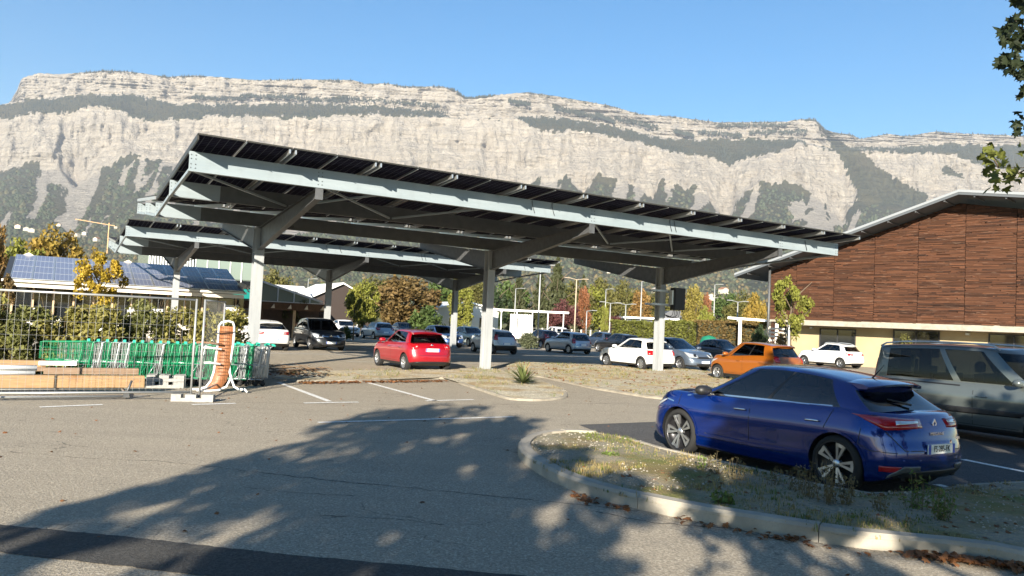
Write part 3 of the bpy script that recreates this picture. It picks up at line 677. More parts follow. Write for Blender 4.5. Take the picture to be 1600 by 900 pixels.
for (xa, xb, ya, yb_) in ((1282, 1337, 513, 553), (1397, 1468, 515, 556), (1546, 1625, 521, 565), (1700, 1775, 525, 570)):
    a, zt_ = WP(xa, ya, -.25); b, _ = WP(xb, ya, -.25); zt_ = min(zt_, zc - .32); zl_ = .9; mb = MB()
    mb.prism([WQ(a, zl_, -.245), WQ(b, zl_, -.245), WQ(b, zt_, -.245), WQ(a, zt_, -.245)], WN * .015); wo = bpart('window', mb, WINDK)
    mb = MB()
    for q in (a, (a + b) / 2, b): mb.prism([WQ(q - .035, zl_, -.23), WQ(q + .035, zl_, -.23), WQ(q + .035, zt_, -.23), WQ(q - .035, zt_, -.23)], WN * .04)
    for q in (zl_, zt_ - .07): mb.prism([WQ(a + .04, q, -.23), WQ((a + b) / 2 - .04, q, -.23), WQ((a + b) / 2 - .04, q + .07, -.23), WQ(a + .04, q + .07, -.23)], WN * .036); mb.prism([WQ((a + b) / 2 + .04, q, -.23), WQ(b - .04, q, -.23), WQ(b - .04, q + .07, -.23), WQ((a + b) / 2 + .04, q + .07, -.23)], WN * .036)
    mb.v = [tuple(p) for p in mb.v]; bpart('window_frame', mb, FRDARK, wo)
for xx in (1512, 1268):
    s_, z_ = WP(xx, 522 if xx > 1400 else 505.5, -.1); mb = MB(); mb.box(WQ(s_, min(z_, zc - .4), -.15), (.22, .22, .14), Matrix.Rotation(atan2(WX.y, WX.x), 3, 'Z')); bpart('wall_lamp', mb, ALU)
# roof: outer edge lies 1.9 m in front of the wall
OV = 1.9
GREYROOF = mat('roof_soffit', (.085, .095, .105), .6, .1); FASC = mat('zinc_fascia', (.27, .285, .30), .5, .2)
eL = WP(1150, 409, OV); eA = WP(1498, 296, OV); eR = WP(1600, 300.5, OV); kR = (eR[1] - eA[1]) / (eR[0] - eA[0])
zA2 = eA[1]; kL = (zA - zL) / (sA - sL)
sEdge = eA[0]; lft = WP(1158, 440, OV * .5)[0]
def roof_z(s): return zA2 - abs(s - sEdge) * kL if s < sEdge else zA2 + (s - sEdge) * min(kR, -.04)
for a, b in ((lft, sEdge), (sEdge, sEnd + 1)):
    za, zb_ = roof_z(a), roof_z(b); mb = MB()
    mb.prism([WQ(a, za - .30, OV), WQ(b, zb_ - .30, OV), WQ(b, zb_ - .06, OV), WQ(a, za - .06, OV)], WN * -14); bpart('roof_slab', mb, GREYROOF)
    mb = MB(); mb.prism([WQ(a, za - .15, OV + .03), WQ(b, zb_ - .15, OV + .03), WQ(b, zb_, OV + .03), WQ(a, za, OV + .03)], WN * -.3); bpart('fascia', mb, FASC)
    mb = MB(); mb.prism([WQ(a, za - .06, OV - .27), WQ(b, zb_ - .06, OV - .27), WQ(b, zb_ - .005, OV - .27), WQ(a, za - .005, OV - .27)], WN * -13.7); bpart('roof_sheet', mb, FASC)
for k in range(12):
    s_ = lft + 1.0 + k * (sEdge - lft - 1) / 8.5
    if s_ > sEnd: break
    z_ = roof_z(s_) - .30; mb = MB(); mb.bar(WQ(s_, z_ - .05, OV - .1), WQ(s_, z_ - .05 - .02, .05), .08, .10); bpart('outrigger', mb, DKSTEEL)
mb = MB(); p_ = WP(1203, 420, .9); mb.tube([WQ(p_[0], 0, .9), WQ(p_[0], roof_z(p_[0]) - .3, .9)], .09, 10); bpart('corner_column', mb, DKSTEEL)
mb = MB(); mb.box(WQ(p_[0], p_[1] - .5 + 1.0, .9), (.9, .5, .12), Matrix.Rotation(atan2(WX.y, WX.x), 3, 'Z')); 
# side walls so that the building is a volume
mb = MB(); mb.prism([WQ(sL, 0, -.2), WQ(sL, zL, -.2), WQ(sL + .2, zL, -.2), WQ(sL + .2, 0, -.2)], WN * -11); bpart('side_wall', mb, TIMBER)

# ------------------------------------------------------------------ solar roofed shop on the left, glass hall, pergola
A0 = AT(16, 434, 40.0); za0 = 2.92; A0.z = 0
t = thing('market_building', 'low shop building under a bluish solar roof, behind the rose hedge', 'building', A0, TH)
LA = 11.6; WOODL = mat('pale_wood', (.44, .32, .20), .7, noise_s=8, noise_a=.2); WOODD = mat('dark_wood', (.09, .05, .03), .8, noise_s=6, noise_a=.25)
CREAM = mat('cream_gutter', (.66, .61, .53), .5)
mb = MB(); slab(mb, -.5, za0 - .10, 5.2, za0 + 1.45 - .10, -.3, LA + .1, .08); part('roof', mb, FRAME, t)
mb = MB(); mb.box((LA / 2 - .1, -.55, za0 - .08), (LA + .5, .14, .12)); part('gutter', mb, CREAM, t)
mb = MB(); mb.box((LA / 2 - .1, -.40, za0 - .28), (LA + .3, .06, .22)); part('eave_board', mb, CREAM, t)
sl2 = math.atan(1.55 / 5.7); mbp = MB(); pw, pl = LA / 12, 5.75 / 4
slab(mbp, -pl / 2 * cos(sl2) + .012, -pl / 2 * sin(sl2), pl / 2 * cos(sl2) - .012, pl / 2 * sin(sl2), -pw / 2 + .02, pw / 2 - .02, .03, 0)
for s in (-1, 1): mbp.bar((s * (pw / 2 - .02), -pl / 2 * cos(sl2), -pl / 2 * sin(sl2) + .02), (s * (pw / 2 - .02), pl / 2 * cos(sl2), pl / 2 * sin(sl2) + .02), .035, .045, 1)
mbp.bar((-pw / 2 + .04, -pl / 2 * cos(sl2) + .02, -pl / 2 * sin(sl2) + .02), (pw / 2 - .04, -pl / 2 * cos(sl2) + .02, -pl / 2 * sin(sl2) + .02), .03, .04, 1)
pm = mbp.mesh('solar_panel', [BLUECELLS, ALU]); fixn(pm)
for c in range(12):
    for r in range(4):
        d = (r + .5) * pl; inst('solar_panel', pm, t, ((c + .5) * pw, -.5 + d * cos(sl2), za0 + d * sin(sl2) + .02))
mb = MB(); mb.box((LA / 2, 1.2, .45), (LA - .2, .2, .9)); part('plinth_wall', mb, CREAM, t)
mb = MB(); mb.box((LA / 2, 1.25, 1.75), (LA - .3, .06, 1.7)); part('glazing', mb, WINDK, t)
for k in range(13):
    mb = MB(); mb.box((.1 + k * (LA - .2) / 12, 1.1, 1.75), (.09, .12, 1.7)); part('mullion', mb, WOODL, t)
mb = MB(); mb.box((LA / 2, .45, 2.66), (LA - .2, .1, .14)); part('fascia_beam', mb, WOODL, t)
mb = MB(); mb.box((LA / 2 + .8, 2.6, 1.5), (LA - 2, 2.2, 3.0)); part('inner_volume', mb, WOODD, t)
for xx in (-.2, 5.0):
    mb = MB(); mb.prism([(xx, 5.0, za0 + 1.25), (xx + 1.6, 5.0, za0 + 1.25), (xx + .8, 5.0, za0 + 1.7)], (0, .5, 0)); part('roof_light', mb, CREAM, t)
for k, xx in enumerate((5.9, 7.2)):
    mb = MB(); mb.box((xx, 1.02, 1.35), (.55, .02, .7)); part('poster', mb, WHITE, t)

B0 = AT(229, 440, 55.0); B0.z = 0
t = thing('glass_hall', 'tall pale glass hall with a teal band, behind the solar roofed shop', 'building', B0, TH)
PALEGL = mat('pale_glass', (.19, .235, .205), .2, 0, .4); TEAL = mat('teal_panel', (.004, .17, .15), .45); CORR = mat('corrugated_white', (.62, .64, .63), .5)
mb = MB(); mb.box((3.9, 4, 3.4), (7.8, 7.8, 6.8)); part('wall', mb, PALEGL, t)
mb = MB()
for k in range(17): mb.box((.1 + k * .18, -.05, 3.6), (.10, .12, 6.2))
part('corrugated_sheet', mb, CORR, t, stuff=True)
for k in range(6):
    for zz, hh, mt in ((5.25, 2.2, PALEGL), (3.78, .62, WINDK)):
        mb = MB(); mb.box((3.6 + k * .82, .06, zz), (.76, .05, hh)); part('pane', mb, mt, t)
    mb = MB(); mb.box((3.19 + k * .82, .05, 3.6), (.06, .12, 5.4)); part('mullion', mb, WHITE, t)
mb = MB(); mb.box((6.1, -.25, 3.1), (3.2, .06, .7)); sg = part('teal_band', mb, TEAL, t)
mb = MB(); mb.box((3.2, -.2, 1.15), (6.4, .2, 2.3)); part('entrance', mb, WINDK, t)
mb = MB(); mb.box((2.6, -.33, 1.5), (1.4, .05, 1.6)); part('teal_panel', mb, TEAL, t)
mb = MB(); mb.box((3.9, 3.7, 6.95), (8.4, 8, .25)); part('roof', mb, WHITE, t)
gp = AT(378, 452, 47); 
t = thing('shop_totem', 'slim dark totem with a white sign and letter beside the teal band', 'sign', (gp.x, gp.y, 0), TH)
mb = MB(); mb.box((0, 0, 1.35), (.28, .12, 2.7)); part('post', mb, WINDK, t)
mb = MB(); zt_ = gp.z - .12
mb.lathe([(0, 0), (.12, .0), (.14, .12), (.30, .22), (.30, .36), (.18, .50), (0, .54)], (-.05, -.02, zt_), (0, 0, 1), 12); part('emblem', mb, WHITE, t)
tm = text_mesh('c', .8, .01); tm.materials.append(WHITE); lt = link('lettering', tm, t); lt.rotation_euler = (pi / 2, 0, 0); lt.location = (.42, -.08, zt_ + .2)
gp = AT(356, 468, 49.5); zt_ = gp.z
t = thing('timber_pergola', 'dark brown timber pergola with pale bracket lamps in front of the glass hall', 'pergola', (gp.x, gp.y, 0), TH)
mb = MB(); mb.box((3.2, 0, zt_ - .25), (6.8, .15, .5)); mb.box((3.2, 2.2, zt_ - .25), (6.8, .15, .5)); part('beam', mb, WOODD, t)
for k in range(9):
    mb = MB(); mb.box((.1 + k * .78, 1.1, zt_ - .1), (.1, 2.0, .2)); part('joist', mb, WOODD, t)
for k in range(4):
    mb = MB(); mb.box((.1 + k * 2.1, 0, (zt_ - .5) / 2), (.16, .15, zt_ - .5)); part('post', mb, WOODD if k % 2 else WOODL, t)
for k in range(6):
    mb = MB(); mb.prism([(.5 + k * 1.1, -.09, zt_ - .4), (.75 + k * 1.1, -.09, zt_ - .4), (.7 + k * 1.1, -.09, zt_ - .12)], (0, -.1, 0)); part('bracket_lamp', mb, CREAM, t)
mb = MB()
for k in range(9): mb.box((1.4, 1.6, .3 + k * .22), (2.2, .05, .17))
part('slat_screen', mb, WOODL, t)
gp = AT(395, 482, 45.5)
t = thing('notice_board', 'white notice board standing by the shop entrance', 'notice board', (AT(361, 490, 46.5).x, 46.5, 0), TH)
mb = MB(); mb.box((0, 0, 1.5), (.85, .05, 1.25)); part('sheet', mb, WHITE, t)
for s in (-1, 1):
    mb = MB(); mb.box((s * .46, 0, 1.1), (.06, .07, 2.2)); part('post', mb, WOODD, t)
# stair rail gable beside the glass hall
gp = AT(405, 440, 54)
t = thing('glazed_lean_to', 'sloping white framed glass lean to at the right end of the glass hall', 'lean-to', (gp.x, gp.y, 0), TH)
mb = MB(); mb.bar((0, 0, 4.0), (4.6, 0, 2.7), .1, .14); part('sloping_rail', mb, WHITE, t)
mb = MB(); mb.box((2.3, 0, 2.55), (4.6, .08, .1)); part('lower_rail', mb, WHITE, t)
for k in range(4):
    x = .2 + k * 1.15; zz = 4.0 - 1.3 * x / 4.6; mb = MB(); mb.box((x, 0, (2.6 + zz) / 2), (.07, .07, zz - 2.6)); part('upright', mb, WHITE, t)
mb = MB(); mb.prism([(0, .08, 2.6), (4.4, .08, 2.6), (4.4, .08, 2.72), (0, .08, 3.95)], (0, .03, 0)); part('pane', mb, PALEGL, t)
mb = MB(); mb.box((2.3, .6, 1.25), (4.5, .1, 2.5)); part('back_wall', mb, WOODD, t)

def house(name, label, cat, px, py_ridge, Y, w, dpt, wallh, rise, wallm, roofm, rz=TH, win=True, z0=0, group=None):
    p = AT(px, 450, Y); t = thing(name, label, cat, (p.x, Y, z0), rz, group)
    mb = MB(); mb.prism([(-w / 2, 0, -1 if z0 else 0), (w / 2, 0, -1 if z0 else 0), (w / 2, 0, wallh), (0, 0, wallh + rise - .05), (-w / 2, 0, wallh)], (0, dpt, 0)); part('wall', mb, wallm, t)
    mb = MB(); ov = .35
    for s in (-1, 1):
        k = rise / (w / 2); q = [(s * (w / 2 + ov), -ov, wallh - ov * k), (0, -ov, wallh + rise), (0, -ov, wallh + rise + .18), (s * (w / 2 + ov), -ov, wallh - ov * k + .18)]
        mb.prism(q, (0, dpt + 2 * ov, 0))
    part('roof', mb, roofm, t)
    if win:
        for x in (-w * .25, w * .25):
            mb = MB(); mb.box((x, -.03, wallh * .55), (w * .14, .08, wallh * .35)); part('window', mb, WINDK, t)
    return t
PALEROOF = mat('pale_roof', (.68, .66, .62), .6); TILE = mat('clay_tile', (.26, .13, .08), .8, noise_s=3, noise_a=.2); SLATE = mat('slate_roof', (.06, .065, .075), .6)
house('gabled_house', 'dark walled house with a pale gable edge, behind the pergola', 'house', 535, 440, 86, 8.5, 10, 3.2, 2.1, mat('tarred_boards', (.035, .024, .02), .8), PALEROOF)
house('pale_roofed_shed', 'low shed with a bright sloping pale roof, left of the dark gabled house', 'shed', 470, 445, 84, 11, 8, 2.6, 2.0, CREAM, PALEROOF, TH + pi / 2)
t = house('white_workshop', 'white corrugated workshop behind the small white hatchback', 'workshop', 735, 480, 86, 7.5, 7, 3.1, .7, CORR, WHITE)
gp = AT(758, 483, 82)
t = thing('flat_canopy', 'long flat white canopy on thin posts beside the white workshop', 'canopy', (gp.x, gp.y, 0), -.05)
mb = MB(); mb.box((4.3, 1.5, gp.z), (9.2, 3.2, .2)); part('roof', mb, WHITE, t)
for k in range(6):
    mb = MB(); mb.box((.1 + k * 1.65, .1, gp.z / 2), (.09, .09, gp.z - .1)); part('post', mb, WHITE, t)
mb = MB()
for k in range(9): mb.box((2.8 + k * .28, .6, 1.5), (.2, .05 + .03 * (k % 2), 2.6))
part('sheet', mb, WHITE, t)
gp = AT(978, 484, 96)
t = thing('flat_roofed_hall', 'long dark flat roofed building beyond the trimmed hedge', 'building', (gp.x, gp.y, 0), -.04)
mb = MB(); mb.box((5, 4, 1.55), (10, 8, 3.1)); part('wall', mb, SLATE, t)
mb = MB(); mb.box((5, 3.9, 3.2), (10.6, 8.8, .22)); part('roof_edge', mb, WHITE, t)
mb = MB(); mb.prism([(4, 0, 3.3), (9, 0, 3.3), (8, 0, 4.3), (5.5, 0, 4.3)], (0, 5, 0)); part('roof_block', mb, SLATE, t)
for k in range(6):
    mb = MB(); mb.box((.9 + k * 1.6, -.03, 1.8), (1.1, .06, 1.3)); part('window', mb, PALEGL, t)
VWALL = mat('village_wall', (.42, .39, .33), .8); VROOF = mat('village_roof', (.36, .32, .28), .8)
# houses of the village on the slope
HS = [(20, 352, 900), (34, 356, 930), (42, 358, 880), (100, 364, 1000), (112, 366, 980), (125, 363, 1050), (143, 372, 900), (1112, 462, 420), (1128, 466, 440), (84, 350, 1300), (1028, 452, 700), (950, 424, 1500), (1134, 452, 600)]
for i, (px, py, Y) in enumerate(HS):
    p = AT(px, py, Y)
    house('village_house', 'tiny pale house on the slope, ' + ['far left above the golden tree', 'second from the left edge above the golden tree', 'third from the left edge above the golden tree', 'left of the crane, leftmost of its cluster', 'left of the crane, middle of its cluster', 'left of the crane, highest of its cluster', 'just under the crane jib', 'right of the inverter post, wide pale gable', 'right of the wide pale gable, smaller', 'high on the slope at the left', 'behind the golden tree near the right post', 'high on the slope over the conifers', 'high on the slope near the timber building'][i], 'house', px, py, Y, 6.5 if Y > 500 else 4, 4.5 if Y > 500 else 3, 2.6 if Y > 500 else 1.6, 1.5 if Y > 500 else .9, VWALL, VROOF if i % 3 else TILE, random.uniform(-.5, .7), Y < 500, p.z - (2.6 if Y > 500 else 1.6), 'houses on the mountain slope')
# tower crane
p = AT(169, 372, 700)
CRANE = mat('crane_orange', (.42, .24, .10), .6)
t = thing('tower_crane', 'slim orange tower crane on the far slope left of the carports', 'crane', (p.x, p.y, p.z - 14), .15)
mb = MB(); mb.box((0, 0, 14), (.8, .8, 28)); part('mast', mb, CRANE, t)
mb = MB(); mb.bar((5, 0, 25.5), (-29, 0, 29.5), .6, .6); part('jib', mb, CRANE, t)
mb = MB(); mb.box((6, 0, 24), (3, 1.6, 2)); part('counterweight', mb, KERB, t)
# ------------------------------------------------------------------ cars
def pchip(tab):
    xs = np.array([t[0] for t in tab], float); ys = np.array([t[1] for t in tab], float)
    h = np.diff(xs); d = np.diff(ys) / h; mm = np.zeros(len(xs))
    for i in range(1, len(xs) - 1):
        if d[i - 1] * d[i] > 0: mm[i] = 2 * d[i - 1] * d[i] / (d[i - 1] + d[i])
    mm[0] = d[0]; mm[-1] = d[-1]
    def f(x):
        x = min(max(x, xs[0]), xs[-1]); i = min(max(int(np.searchsorted(xs, x)) - 1, 0), len(h) - 1); t = (x - xs[i]) / h[i]
        return float((2*t**3-3*t*t+1)*ys[i] + (t**3-2*t*t+t)*h[i]*mm[i] + (-2*t**3+3*t*t)*ys[i+1] + (t**3-t*t)*h[i]*mm[i+1])
    return f
NN, NSD, NTL = 12, 40, 12
def half_ring(xf, xr, hw, cf, cr, ef, er, barrel, L2):
    P = []
    for i in range(NN + 1):
        a = pi / 2 * i / NN; P.append((xf - cf + cf * max(cos(a), 0) ** (2 / ef), hw * max(sin(a), 0) ** (2 / ef)))
    for i in range(1, NSD): P.append((xf - cf + (xr + cr - xf + cf) * i / NSD, hw))
    for i in range(NTL + 1):
        a = pi / 2 * (1 - i / NTL); P.append((xr + cr - cr * max(cos(a), 0) ** (2 / er), hw * max(sin(a), 0) ** (2 / er)))
    return [(x, y * (1 - barrel * (x / L2) ** 2)) for x, y in P]
NH = NN + NSD + NTL + 1
def ring_mesh(levels, capfr, top_crown):
    """levels: list of half rings with z [(x,y,z)...]; closes bottom and top; returns verts, faces, tags"""
    vs = []; fs = []; tg = []; nL = len(levels); full = 2 * NH - 2
    for lv in levels:
        vs += [V(p) for p in lv] + [V((p[0], -p[1], p[2])) for p in lv[-2:0:-1]]
    for k in range(nL - 1):
        for i in range(full):
            j = (i + 1) % full; fs.append((k * full + i, k * full + j, (k + 1) * full + j, (k + 1) * full + i))
            half = i if i < NH - 1 else full - 1 - i
            tg.append(('s', k, half, 1 if i < NH - 1 else -1))
    def cap(k, fr, crown, flip, nm):
        o = k * full; rows = {}
        def R_(i, c):
            if c == 0: return o + i
            if c == len(fr) - 1: return o + full - i
            return rows[(i, c)]
        wmax = max(p[1] for p in levels[k])
        for i in range(1, NH - 1):
            p = levels[k][i]
            for c in range(1, len(fr) - 1):
                rows[(i, c)] = len(vs); vs.append(V((p[0], p[1] * fr[c], p[2] + crown(p[0]) * (1 - fr[c] ** 2) * min(1, p[1] / (.6 * wmax)))))
        for i in range(1, NH - 2):
            for c in range(len(fr) - 1):
                q = (R_(i, c), R_(i, c + 1), R_(i + 1, c + 1), R_(i + 1, c)); fs.append(q if flip else q[::-1]); tg.append((nm, i, c, 0))
        for c in range(len(fr) - 1):
            q = (o, R_(1, c + 1), R_(1, c)); fs.append(q if flip else q[::-1]); tg.append((nm, 0, c, 0))
            q = (o + NH - 1, R_(NH - 2, c), R_(NH - 2, c + 1)); fs.append(q if flip else q[::-1]); tg.append((nm, NH - 2, c, 0))
    cap(0, [1, .5, 0, -.5, -1], lambda x: 0, True, 'b')
    cap(nL - 1, capfr, top_crown, False, 't')
    return vs, fs, tg
def to_mesh(name, vs, fs, mats, mi=None, ang=32):
    me = bpy.data.meshes.new(name); me.from_pydata([tuple(v) for v in vs], [], fs)
    for q in mats: me.materials.append(q)
    if mi: me.polygons.foreach_set('material_index', mi)
    me.polygons.foreach_set('use_smooth', [True] * len(fs)); me.update(); me.set_sharp_from_angle(angle=R(ang)); return me
def sub_mesh(name, vs, fs, mats, ang=40, off=0.0):
    used = sorted({i for f in fs for i in f}); mp = {u: k for k, u in enumerate(used)}
    return to_mesh(name, [vs[u] for u in used], [tuple(mp[i] for i in f) for f in fs], mats, None, ang)

class Caster:
    def __init__(s, vs, fs): s.b = BVHTree.FromPolygons([tuple(v) for v in vs], fs)
    def hit(s, p, d):
        d = V(d).normalized(); h = s.b.ray_cast(V(p) - d * 1.6, d, 4.0)
        if h[0] is None:
            h = s.b.find_nearest(V(p))
        n = h[1]
        if n.dot(d) > 0: n = -n
        return h[0], n
    def patch(s, mb, top, bot, d=None, focus=None, nu=5, nv=4, off=.004, mi=0, flipy=False, skirt=.012, bulge=0.):
        def res(pl, t):
            t *= len(pl) - 1; i = min(int(t), len(pl) - 2); return V(pl[i]).lerp(V(pl[i + 1]), t - i)
        G_ = []; n_u = nu * (max(len(top), len(bot)) - 1)
        for v in range(nv + 1):
            row = []
            for u in range(n_u + 1):
                p = res(top, u / n_u).lerp(res(bot, u / n_u), v / nv)
                dd = V(d) if d is not None else V((focus[0] - p.x, focus[1] - p.y, 0))
                if flipy: p = V((p.x, -p.y, p.z)); dd = V((dd.x, -dd.y, dd.z))
                q, nn = s.hit(p, dd); bl = bulge * sin(pi * u / n_u) * sin(pi * v / nv); row.append((q + nn * (off + bl), nn))
            G_.append(row)
        vs = [q for r in G_ for q, _ in r]; W_ = n_u + 1
        fs = [(v * W_ + u, v * W_ + u + 1, (v + 1) * W_ + u + 1, (v + 1) * W_ + u) for v in range(nv) for u in range(n_u)]
        rim = [u for u in range(W_)] + [v * W_ + W_ - 1 for v in range(1, nv + 1)] + [nv * W_ + u for u in range(W_ - 2, -1, -1)] + [v * W_ for v in range(nv - 1, 0, -1)]
        b0 = len(vs); allp = [x for r in G_ for x in r]
        vs += [allp[i][0] - allp[i][1] * skirt for i in rim]; k = len(rim)
        fs += [(rim[i], b0 + i, b0 + (i + 1) % k, rim[(i + 1) % k]) for i in range(k)]
        mb.add(vs, fs, mi, True); return mb
    def strip(s, mb, pts, wd, d=None, focus=None, off=.002, mi=0, flipy=False, sub=6):
        P = []
        for i in range(len(pts) - 1):
            for k in range(sub): P.append(V(pts[i]).lerp(V(pts[i + 1]), k / sub))
        P.append(V(pts[-1])); H_ = []
        for p in P:
            dd = V(d) if d is not None else V((focus[0] - p.x, focus[1] - p.y, 0))
            if flipy: p = V((p.x, -p.y, p.z)); dd = V((dd.x, -dd.y, dd.z))
            H_.append(s.hit(p, dd))
        vs = []; fs = []
        for i, (q, nn) in enumerate(H_):
            t = (H_[min(i + 1, len(H_) - 1)][0] - H_[max(i - 1, 0)][0]).normalized(); sd_ = t.cross(nn).normalized() * wd / 2
            vs += [q - sd_ + nn * off, q + sd_ + nn * off]
            if i: fs.append((2 * i - 2, 2 * i - 1, 2 * i + 1, 2 * i))
        mb.add(vs, fs, mi, True); return mb

WHEELS = {}
def wheel_data(r, kind):
    key = (round(r, 3), kind)
    if key in WHEELS: return WHEELS[key]
    w = .205; rr = r * (.80 if kind == 'twin' else .63)
    mb = MB(); hw = w / 2
    mb.lathe([(rr, -hw), (r * .86, -hw), (r * .97, -hw * .82), (r, -hw * .5), (r, hw * .5), (r * .97, hw * .82), (r * .86, hw), (rr + .012, hw), (rr, hw * .9), (rr, -hw)], (0, 0, 0), (0, 1, 0), 32)
    ty = mb.mesh('wheel', RUBBER); fixn(ty)
    mb = MB(); mats = [ALLOY, DALLOY, BLACK]
    mb.lathe([(rr + .004, hw * .93), (rr - .012, hw * .97), (rr - .022, hw * .7), (rr - .03, -hw * .2), (0, -hw * .2)], (0, 0, 0), (0, 1, 0), 32, 1 if kind in ('twin', 'dark') else 0)
    mb.lathe([(.0, hw * .78), (.030, hw * .78), (.055, hw * .66), (.06, hw * .2)], (0, 0, 0), (0, 1, 0), 14, 0)
    def spoke(a0, a1, w0, w1, mi, y=hw * .68, th=.03):
        c0, s0 = cos(a0), sin(a0); c1, s1 = cos(a1), sin(a1); r0, r1 = .045, rr - .012
        p0 = V((c0 * r0, y, s0 * r0)); p1 = V((c1 * r1, y + .018, s1 * r1)); t = (p1 - p0).normalized(); sd_ = V((-t.z, 0, t.x)).normalized()
        q = [p0 - sd_ * w0 / 2, p0 + sd_ * w0 / 2, p1 + sd_ * w1 / 2, p1 - sd_ * w1 / 2]; mb.prism(q, (0, -th, 0), mi)
    if kind == 'twin':
        for k in range(5):
            a = 2 * pi * k / 5 + .3
            spoke(a - .10, a - .20, .020, .040, 0); spoke(a + .10, a + .20, .020, .040, 0)
            spoke(a, a, .05, .10, 1, hw * .60)
            mb.prism([V((cos(a + q) * rq, hw * .70 + .012, sin(a + q) * rq)) for q, rq in ((-.24, rr - .015), (.24, rr - .015), (.16, rr - .06), (-.16, rr - .06))], (0, -.02, 0), 0)
    elif kind in ('five', 'dark'):
        for k in range(5): spoke(2 * pi * k / 5 + .3, 2 * pi * k / 5 + .3, .05, .085, 0)
        mb.lathe([(rr * .9, hw * .15), (.06, hw * .15)], (0, 0, 0), (0, 1, 0), 20, 2)
    elif kind == 'multi':
        for k in range(9): spoke(2 * pi * k / 9, 2 * pi * k / 9, .028, .045, 0)
        mb.lathe([(rr * .9, hw * .15), (.06, hw * .15)], (0, 0, 0), (0, 1, 0), 20, 2)
    else:                                            # pressed wheel cover
        mb.lathe([(rr - .01, hw * .80), (rr * .7, hw * .92), (rr * .3, hw * .8), (0, hw * .85)], (0, 0, 0), (0, 1, 0), 24, 0)
        for k in range(8):
            a = 2 * pi * k / 8; mb.prism([V((cos(a + q) * rq, hw * .93, sin(a + q) * rq)) for q, rq in ((-.16, rr * .84), (.16, rr * .84), (.12, rr * .6), (-.12, rr * .6))], (0, -.012, 0), 2)
    for k in range(5):
        a = 2 * pi * k / 5; mb.lathe([(0, hw * .74), (.008, hw * .74), (.008, hw * .6)], (cos(a) * .032, 0, sin(a) * .032), (0, 1, 0), 6, 2)
    ri = mb.mesh('rim', mats); fixn(ri); WHEELS[key] = (ty, ri); return WHEELS[key]

